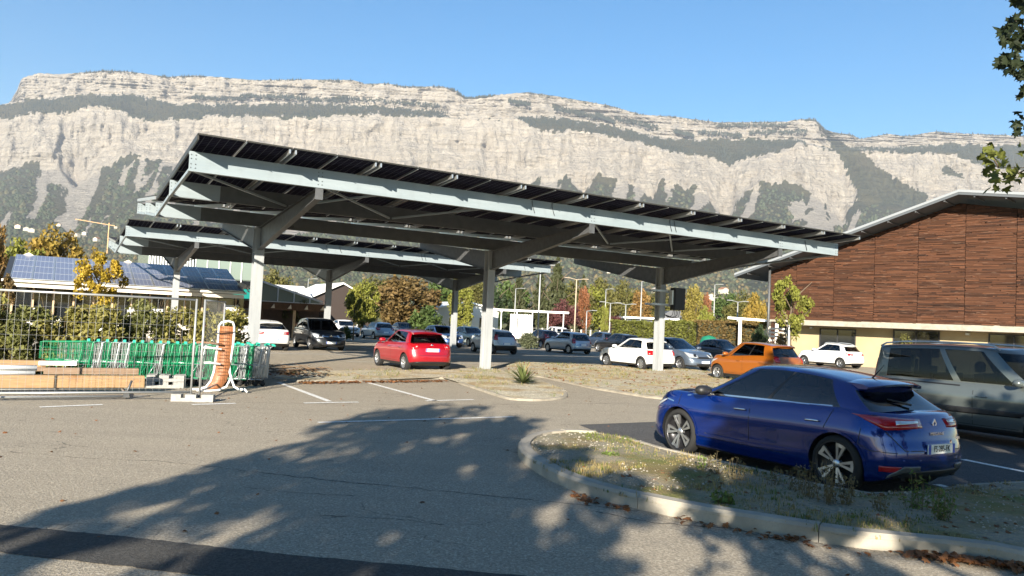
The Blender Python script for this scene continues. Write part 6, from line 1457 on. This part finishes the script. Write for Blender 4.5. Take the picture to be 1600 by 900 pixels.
rnd = random.Random(31)
for i, (px, tp, wp, col, kind, lab) in enumerate(((585, 428, 90, OLIVE, 'round', 'wide olive tree in the back row left of the rusty tree'), (690, 432, 80, GREEN, 'round', 'green tree in the back row right of the rusty tree'), (725, 428, 76, OLIVE, 'round', 'dark olive tree in the back row left of the middle post'), (800, 432, 70, GREEN, 'round', 'green tree in the back row behind the flat canopy'), (895, 436, 80, OLIVE, 'round', 'olive tree in the back row behind the wooden pole'), (925, 444, 66, YELG, 'round', 'yellow green tree in the back row above the maroon tree'), (1030, 448, 80, OLIVE, 'round', 'olive tree in the back row right above the inverter post'), (1062, 452, 70, RUST, 'round', 'rusty tree in the back row left of the tall golden tree'), (1135, 456, 70, GREEN, 'round', 'green tree in the back row right of the golden trees'), (1168, 450, 64, OLIVE, 'round', 'olive tree in the back row beside the corner column'), (508, 440, 70, GREEN, 'round', 'green tree in the back row above the pergola'), (455, 444, 64, RUST, 'round', 'rusty tree in the back row above the lean to'))):
    T('backdrop_tree', lab, px, tp, 135 + 3 * i, wp, col, kind, .04, i, BG)

# rose hedge behind the trolleys, one bush after another
h0 = t0 + NY * 1.25 - DX * 3.2
ROSE = leaf_mat('leaf_rose', (.21, .185, .05)); ROSE2 = leaf_mat('leaf_rose_dark', (.13, .13, .04)); PET = mat('rose_petal', (.80, .76, .68), .6)
for i in range(9):
    p = h0 + DX * (.9 * i) + NY * random.uniform(-.1, .1); rnd = random.Random(40 + i); hgt = rnd.uniform(1.75, 2.1)
    t = thing('rose_bush', ['leftmost rose bush, cut by the picture edge behind the timber', 'second rose bush from the left, behind the flat pale plank', 'third rose bush from the left, above the first trolley basket', 'fourth rose bush from the left in the trolley hedge', 'fifth rose bush from the left, middle of the trolley hedge', 'sixth rose bush from the left, before the yellow tree', 'seventh rose bush from the left in the trolley hedge', 'eighth rose bush, just left of the edge on fence panel', 'rightmost rose bush, behind the edge on fence panel'][i], 'rose bush', (p.x, p.y, 0), i, 'rose bushes of the hedge')
    mb = MB(); mb.col = []; pts = []; cl = [(V((rnd.uniform(-.55, .55), rnd.uniform(-.45, .45), rnd.uniform(.2, hgt - .2))), rnd.uniform(.14, .30), rnd.uniform(.2, .8)) for _ in range(46)]
    for k in range(6200):
        c, r, v = rnd.choice(cl); d = V((rnd.gauss(0, 1), rnd.gauss(0, 1), rnd.gauss(0, 1))).normalized() * r * rnd.random() ** .4; q = c + d; q.z = max(.04, q.z); pts.append((q, v))
    leaf_quads(mb, pts, .055, rnd); part('foliage', mb, ROSE if i % 3 else ROSE2, t, recalc=False)
    mb = MB()
    for k in range(9):
        a = k * .7; mb.tube([(0, 0, 0), (cos(a) * .25, sin(a) * .2, hgt * .5), (cos(a) * .5, sin(a) * .4, hgt * rnd.uniform(.8, 1.03))], [.014, .009, .004], 5)
    part('stems', mb, mat('rose_stem', (.10, .07, .03), .8), t)
    for k in range(rnd.choice((1, 2, 5))):
        c = rnd.choice(cl)[0]; q = V((c.x + rnd.uniform(-.2, .2), c.y + rnd.uniform(-.25, .1), max(c.z, .8) + rnd.uniform(0, .25))); mb = MB(); mb.lathe([(0, -.03), (.05, 0), (.055, .025), (.03, .02), (0, .035)], q, V((rnd.uniform(-.4, .4), -.7, .6)), 7); part('rose', mb, PET, t)

# ------------------------------------------------------------------ trees whose shade falls across the foreground
rnd = random.Random(77)
LOBE = [(0, -.5), (.10, -.30), (.42, -.36), (.30, -.12), (.50, .10), (.24, .12), (.20, .36), (0, .52), (-.20, .36), (-.24, .12), (-.50, .10), (-.30, -.12), (-.42, -.36), (-.10, -.30)]
def lobed(mb, p, s, rnd, nrm=None, mi=0, curl=.12):
    n_ = nrm or V((rnd.gauss(0, 1), rnd.gauss(0, 1), rnd.gauss(0, 1) + .8)).normalized(); a = n_.orthogonal().normalized(); a = Matrix.Rotation(rnd.uniform(0, 6.28), 3, n_) @ a; b = n_.cross(a)
    vs_ = [p + n_ * (.06 * s)] + [p + a * (x * s) + b * (y * s) - n_ * (curl * s * (abs(x) + .4 * y * y) * 2) for x, y in LOBE]; k = len(LOBE)
    mb.add(vs_, [(0, 1 + i, 1 + (i + 1) % k) for i in range(k)], mi); mb.col += [min(1, max(0, rnd.gauss(.5, .25)))] * k
def shade_tree(label, x, y, h, rad, z0, n, seed, lean=0.0, col=None):
    rnd = random.Random(seed); t = thing('plane_tree', label, 'tree', (x, y, 0), 0, 'plane trees around the camera'); mb = MB()
    mb.tube([(0, 0, 0), (.05, 0, z0 * .6), (0, .05, z0 + .5), (.1, 0, h * .75), (0, 0, h * .95)], [.22, .17, .14, .08, .02], 10); cl = []
    for k in range(12):
        a = k * 2.4; L = rad * rnd.uniform(.55, .95); zb_ = z0 - .2 + (h - z0) * .6 * k / 12; e = V((cos(a) * L, sin(a) * L, zb_ + rnd.uniform(.5, 1.6))); mb.tube([(0, 0, zb_), (e.x * .5, e.y * .5, zb_ + .7), e], [.07, .045, .012], 6)
        for j in range(5): cl.append((e * rnd.uniform(.45, 1.1) + V((rnd.uniform(-.8, .8), rnd.uniform(-.8, .8), rnd.uniform(-.5, .9))), rnd.uniform(.3, .8)))
    part('trunk', mb, mat('plane_bark', (.22, .19, .15), .9, noise_s=9, noise_a=.3), t)
    mb = MB(); mb.col = []; hh = (h - z0) / 2; cl = []
    while len(cl) < 95:
        p = V((rnd.uniform(-1, 1), rnd.uniform(-1, 1), rnd.uniform(-1, 1)))
        if p.length < 1: cl.append((V((p.x * rad + lean * p.z * hh, p.y * rad, z0 + hh + p.z * hh)), rnd.uniform(.30, .62)))
    for k in range(n):
        c, r = rnd.choice(cl); d = V((rnd.gauss(0, 1), rnd.gauss(0, 1), rnd.gauss(0, 1))).normalized() * r * rnd.random() ** .45; q = c + d
        if q.z < z0: continue
        lobed(mb, q, rnd.uniform(.18, .30), rnd)
    part('foliage', mb, col or leaf_mat('leaf_plane', (.085, .10, .028)), t, stuff=True, recalc=False); return t
shade_tree('plane tree standing behind the camera that shades the asphalt', -4.0, -7.4, 7.5, 2.5, 2.5, 5200, 1, -.4)
shade_tree('plane tree behind and right of the camera that shades the blue hatchback', 2.3, -4.8, 6.6, 2.8, 2.5, 6500, 2)
shade_tree('low plane tree right behind the camera', 3.7, -.6, 6.2, 2.4, 3.15, 4200, 5)
shade_tree('tall plane tree right of the camera with branches reaching into the picture', 7.6, 1.6, 12.0, 3.9, 2.4, 13500, 3)
shade_tree('plane tree far right beside the grey people carrier', 9.8, 3.9, 7.6, 2.7, 2.3, 6500, 4)
# the twigs that hang into the top right corner
t = thing('leafy_branch', 'overhanging leafy branch tips in the upper right corner', 'branch', AT(1640, 150, 7.2)); b0 = V(t.location); lv_shaded = []; lv_lit = []
for k in range(4):
    mb = MB(); mb.col = []; lobed(mb, V(), .15, random.Random(k), V((0, 0, 1)), 0, .1 + .1 * k); lv_shaded.append(mb.mesh('leaf', leaf_mat('leaf_branch_shaded', (.018, .026, .009)))); lv_lit.append(mb.mesh('leaf', leaf_mat('leaf_branch_sunlit', (.13, .14, .03))))  # same leaf in two colours, crown shade and sunlight painted in
mb = MB()
for pts in ([(1680, 120), (1610, 60), (1585, 30)], [(1680, 120), (1605, 120), (1582, 100)], [(1680, 150), (1612, 180), (1585, 195)], [(1690, 200), (1610, 262), (1560, 262), (1535, 245)], [(1610, 262), (1570, 280), (1545, 285)], [(1560, 262), (1548, 238)]):
    mb.tube([AT(px, py, 7.2 + .1 * i) - b0 for i, (px, py) in enumerate(pts)], [.008, .005, .003, .002][:len(pts)], 5)
part('twig', mb, mat('twig_bark', (.07, .05, .03), .9), t)
rnd = random.Random(12); spots = []
def edge_x(y): return 1574 + 10 * sin(y * .11) + 8 * sin(y * .043 + 1) - (10 if 40 < y < 75 else 0) + (14 if y > 120 else 0)
for k in range(232):
    py = rnd.uniform(-25, 155); spots.append((edge_x(py) + 2 + 42 * rnd.random() ** 1.3, py, rnd.uniform(6.6, 7.8), rnd.uniform(.5, .85)))
for k in range(30): spots.append((rnd.uniform(1578, 1630), rnd.uniform(170, 212), rnd.uniform(6.8, 7.5), rnd.uniform(.45, .7)))
for k in range(46):
    bx, by = rnd.choice(((1540, 246), (1553, 240), (1562, 258), (1545, 270), (1556, 284), (1578, 276), (1592, 266), (1548, 236))); spots.append((bx + rnd.gauss(0, 7), by + rnd.gauss(0, 7), rnd.uniform(6.9, 7.5), rnd.uniform(.45, .8)))
for k in range(9): spots.append((rnd.uniform(1594, 1640), rnd.uniform(225, 240), rnd.uniform(6.9, 7.5), .6))
for px, py, Y, s in spots:
    o = inst('leaf', rnd.choice(lv_lit if 215 < py else lv_shaded), t, AT(px, py, Y) - b0, 0, (s, s, s)); o.rotation_euler = (rnd.gauss(.9, .5), rnd.gauss(0, .5), rnd.uniform(0, 6.28))

# ------------------------------------------------------------------ low growth and litter
def scatter(poly, n, rnd):
    xs = [p[0] for p in poly]; ys = [p[1] for p in poly]; out = []
    while len(out) < n:
        x, y = rnd.uniform(min(xs), min(max(xs), 9)), rnd.uniform(min(ys), max(ys))
        if inside((x, y), poly): out.append((x, y))
    return out
GRASSM = leaf_mat('grass_blade', (.125, .145, .03)); DRYG = leaf_mat('dry_grass', (.30, .23, .10)); DEADL = leaf_mat('dead_leaf', (.20, .085, .035))
rnd = random.Random(21); mb = MB(); mb.col = []
def tuft(mb, x, y, z, h, nb, rnd, mi, spread=.5):
    for b in range(nb):
        a = rnd.uniform(0, 6.28); l = h * rnd.uniform(.5, 1.2); o = V((x + rnd.uniform(-.03, .03), y + rnd.uniform(-.03, .03), z)); tip = o + V((cos(a) * l * spread * rnd.random(), sin(a) * l * spread * rnd.random(), l)); sdv = V((-sin(a), cos(a), 0)) * .004
        midp = o.lerp(tip, .55) + Z * (.06 * l); mb.add([o - sdv, o + sdv, midp + sdv * .8, midp - sdv * .8, tip], [(0, 1, 2, 3), (3, 2, 4)], mi); mb.col += [rnd.random()] * 2
for (x, y) in scatter(RIGHT_ISLAND, 7000, rnd):
    g_ = noise.noise(V((x * .9, y * .9, 5))) + .25 * noise.noise(V((x * 3, y * 3, 1)))
    if g_ < -.05: continue
    tuft(mb, x, y, .10, .035 + .05 * max(0, g_) + (.04 if rnd.random() < .06 else 0), 5, rnd, 0 if noise.noise(V((x * .7, y * .7, 9))) + rnd.uniform(-.3, .3) > -.02 else 1)
for poly, nn_ in ((MID_BED, 900), (R_BED, 2200)):
    for (x, y) in scatter(poly, nn_, rnd):
        g_ = noise.noise(V((x * .6, y * .6, 15)))
        if g_ > .05: tuft(mb, x, y, .06, .06 + .09 * g_, 4, rnd, 0 if rnd.random() < .55 else 1)
o = part('short_grass', mb, [GRASSM, DRYG], None, stuff=True, recalc=False); o['label'] = 'sparse short grass growing on the gravel islands'; o['category'] = 'grass'
mb = MB(); PEB = mat('pebble', (.30, .27, .22), .85, noise_s=3, noise_a=.3)
for (x, y) in scatter(RIGHT_ISLAND, 2600, rnd):
    if noise.noise(V((x * .9, y * .9, 5))) > .12: continue
    r_ = rnd.uniform(.008, .022); c = V((x, y, .115)); mb.add([c + V((r_ * rnd.uniform(.7, 1.3), 0, 0)), c + V((0, r_, 0)), c - V((r_, 0, 0)), c - V((0, r_ * rnd.uniform(.7, 1.3), 0)), c + V((0, 0, r_ * .8))], [(0, 1, 4), (1, 2, 4), (2, 3, 4), (3, 0, 4)])
for poly in (MID_BED, R_BED):
    for (x, y) in scatter(poly, 1100, rnd):
        r_ = rnd.uniform(.008, .02); c = V((x, y, .07)); mb.add([c + V((r_, 0, 0)), c + V((0, r_, 0)), c - V((r_, 0, 0)), c - V((0, r_, 0)), c + V((0, 0, r_ * .7))], [(0, 1, 4), (1, 2, 4), (2, 3, 4), (3, 0, 4)])
o = part('pebbles', mb, PEB, None, stuff=True, recalc=False); o['label'] = 'pale loose pebbles strewn over the gravel islands'; o['category'] = 'pebbles'
mb = MB(); mb.col = []
def litter(px0, py0, px1, py1, n, spread, z, s0=.05, s1=.10):
    for k in range(n):
        f = rnd.random(); p = G(px0 + (px1 - px0) * f, py0 + (py1 - py0) * f); q = V((p.x + rnd.gauss(0, spread), p.y + rnd.gauss(0, spread), z + rnd.uniform(0, .02))); lobed(mb, q, rnd.uniform(s0, s1), rnd, V((rnd.gauss(0, .35), rnd.gauss(0, .35), 1)).normalized(), 0, .2)
litter(890, 775, 990, 803, 28, .07, .02); litter(1060, 813, 1330, 863, 42, .07, .02); litter(1420, 870, 1640, 898, 150, .07, .03); litter(1480, 880, 1600, 892, 60, .05, .05)
litter(470, 600, 690, 597, 340, .10, .04, .06, .12); litter(430, 585, 480, 592, 90, .25, .08, .06, .12)
for (x, y) in scatter(RIGHT_ISLAND, 330, rnd):
    if y < 9.6: lobed(mb, V((x, y, .125)), rnd.uniform(.04, .09), rnd, V((rnd.gauss(0, .4), rnd.gauss(0, .4), 1)).normalized(), 0, .25)
for (x, y) in scatter(R_BED, 420, rnd): lobed(mb, V((x, y, .08)), rnd.uniform(.07, .13), rnd, V((rnd.gauss(0, .4), rnd.gauss(0, .4), 1)).normalized(), 0, .25)
for k in range(160): lobed(mb, V((rnd.uniform(-9, 6), rnd.uniform(6, 24), .016)), rnd.uniform(.03, .07), rnd, V((rnd.gauss(0, .3), rnd.gauss(0, .3), 1)).normalized(), 0, .25)
o = part('fallen_leaves', mb, DEADL, None, stuff=True, recalc=False); o['label'] = 'brown fallen leaves gathered along the kerbs'; o['category'] = 'leaves'

def weed(label, px, py, h, n, col, seed, leafy=14, ls=.022):
    rnd = random.Random(seed); p = G(px, py, .10); t = thing('weed_plant', label, 'weed', (p.x, p.y, .09), 0, 'tall weeds on the planting island'); ms = MB(); ml = MB(); ml.col = []
    for k in range(n):
        a = rnd.uniform(0, 6.28); L = h * rnd.uniform(.55, 1.05); r0 = rnd.uniform(0, .10); b = V((cos(a) * r0, sin(a) * r0, 0)); e = b + V((cos(a) * L * .3 * rnd.random(), sin(a) * L * .3 * rnd.random(), L)); m_ = b.lerp(e, .5) + V((rnd.uniform(-.02, .02), rnd.uniform(-.02, .02), 0)); ms.tube([b, m_, e], [.004, .003, .0015], 4, caps=False)
        pts = [(b.lerp(e, rnd.uniform(.15, 1)) + V((rnd.gauss(0, .022), rnd.gauss(0, .022), 0)), rnd.random()) for _ in range(leafy)]; leaf_quads(ml, pts, ls, rnd, .4)
    part('stems', ms, mat('weed_stem', (.13, .10, .05), .8), t); part('leaves', ml, col, t, stuff=True, recalc=False)
WG = leaf_mat('weed_green', (.11, .15, .035)); WD_ = leaf_mat('weed_dry', (.15, .12, .06))
for i, (px, py, h, n_, col, lab) in enumerate(((1094, 735, .22, 5, WG, 'small yellow green weed by the front wheel'), (1120, 742, .28, 6, WD_, 'dry thin weed right of the front wheel'), (1145, 752, .30, 6, WD_, 'dry bushy weed before the front door'), (1212, 762, .26, 5, WD_, 'dry weed before the rear door'), (1262, 780, .42, 12, WD_, 'dry tall weed left of the rear wheel'), (1292, 790, .48, 16, WD_, 'largest dry weed hiding the rear wheel'), (1318, 792, .38, 10, WD_, 'dry weed right of the rear wheel'), (1440, 800, .40, 9, WG, 'green weed under the number plate'), (1425, 796, .28, 6, WG, 'small green weed below the exhaust'), (1470, 815, .34, 18, WG, 'bushy green weed right of the number plate'), (1130, 788, .13, 22, WG, 'low bright green clump in the middle of the island'), (955, 715, .08, 18, WG, 'low green tuft near the island tip'), (1240, 770, .30, 6, WD_, 'thin dry weed between rear door and rear wheel'), (1370, 800, .24, 6, WD_, 'thin dry weed behind the car on the island'))):
    weed(lab, px, py, h, n_, col, 60 + i, 16 if h > .2 else 8, .022 if h > .2 else .035)
# yucca and dry brush on the gravel bed
p = G(818, 603); t = thing('yucca', 'spiky green yucca with dry stalks on the gravel bed', 'yucca', (p.x, p.y, .04)); mb = MB(); mb.col = []; rnd = random.Random(5)
for k in range(130):
    a = rnd.uniform(0, 6.28); el = rnd.uniform(.1, 1.4); L = rnd.uniform(.45, .80); d = V((cos(a) * cos(el), sin(a) * cos(el), sin(el))); sdv = V((-sin(a), cos(a), 0)) * .024; b = V((0, 0, .05)); e = b + d * L - Z * (.10 * (1.4 - el) * L); m_ = b + d * L * .5
    mb.add([b - sdv * .6, b + sdv * .6, m_ + sdv, m_ - sdv, e], [(0, 1, 2, 3), (3, 2, 4)]); mb.col += [rnd.random()] * 2
part('leaves', mb, leaf_mat('yucca_leaf', (.11, .135, .045)), t, stuff=True, recalc=False); mb = MB()
for k in range(9):
    a = rnd.uniform(0, 6.28); mb.tube([(0, 0, .05), (cos(a) * .1, sin(a) * .1, .5), (cos(a) * .2, sin(a) * .2, rnd.uniform(.5, .78))], [.006, .006, .003], 5)
part('stalks', mb, mat('dry_stalk', (.30, .22, .11), .8), t)
p = G(462, 588); t = thing('brushwood', 'heap of dry brushwood at the left end of the gravel bed', 'brushwood', (p.x, p.y, .05)); mb = MB()
for k in range(60):
    a = rnd.uniform(0, 6.28); c = V((rnd.gauss(0, .55), rnd.gauss(0, .18), rnd.uniform(.02, .22))); L = rnd.uniform(.15, .5); mb.tube([c - V((cos(a) * L, sin(a) * L * .4, 0)), c + Z * .05, c + V((cos(a) * L, sin(a) * L * .4, rnd.uniform(-.02, .15)))], [.010, .007, .003], 4, caps=False)
part('twigs', mb, mat('dry_twig', (.16, .10, .055), .9), t, stuff=True)

# ------------------------------------------------------------------ air between here and the mountain
mb = MB(); mb.box((0, 3600, 760), (9000, 7700, 1524)); hz = link('haze', mb.mesh('haze', []), None); hz['kind'] = 'stuff'; hz['label'] = 'thin bluish haze in the air'; hz['category'] = 'haze'
hm = bpy.data.materials.new('haze'); hm.use_nodes = True; hn = hm.node_tree; hn.nodes.remove(hn.nodes['Principled BSDF']); vp = hn.nodes.new('ShaderNodeVolumePrincipled'); vp.inputs['Color'].default_value = (.80, .88, 1.0, 1); vp.inputs['Density'].default_value = .00007; vp.inputs['Anisotropy'].default_value = .2
hn.links.new(vp.outputs[0], hn.nodes['Material Output'].inputs['Volume']); hz.data.materials.append(hm)
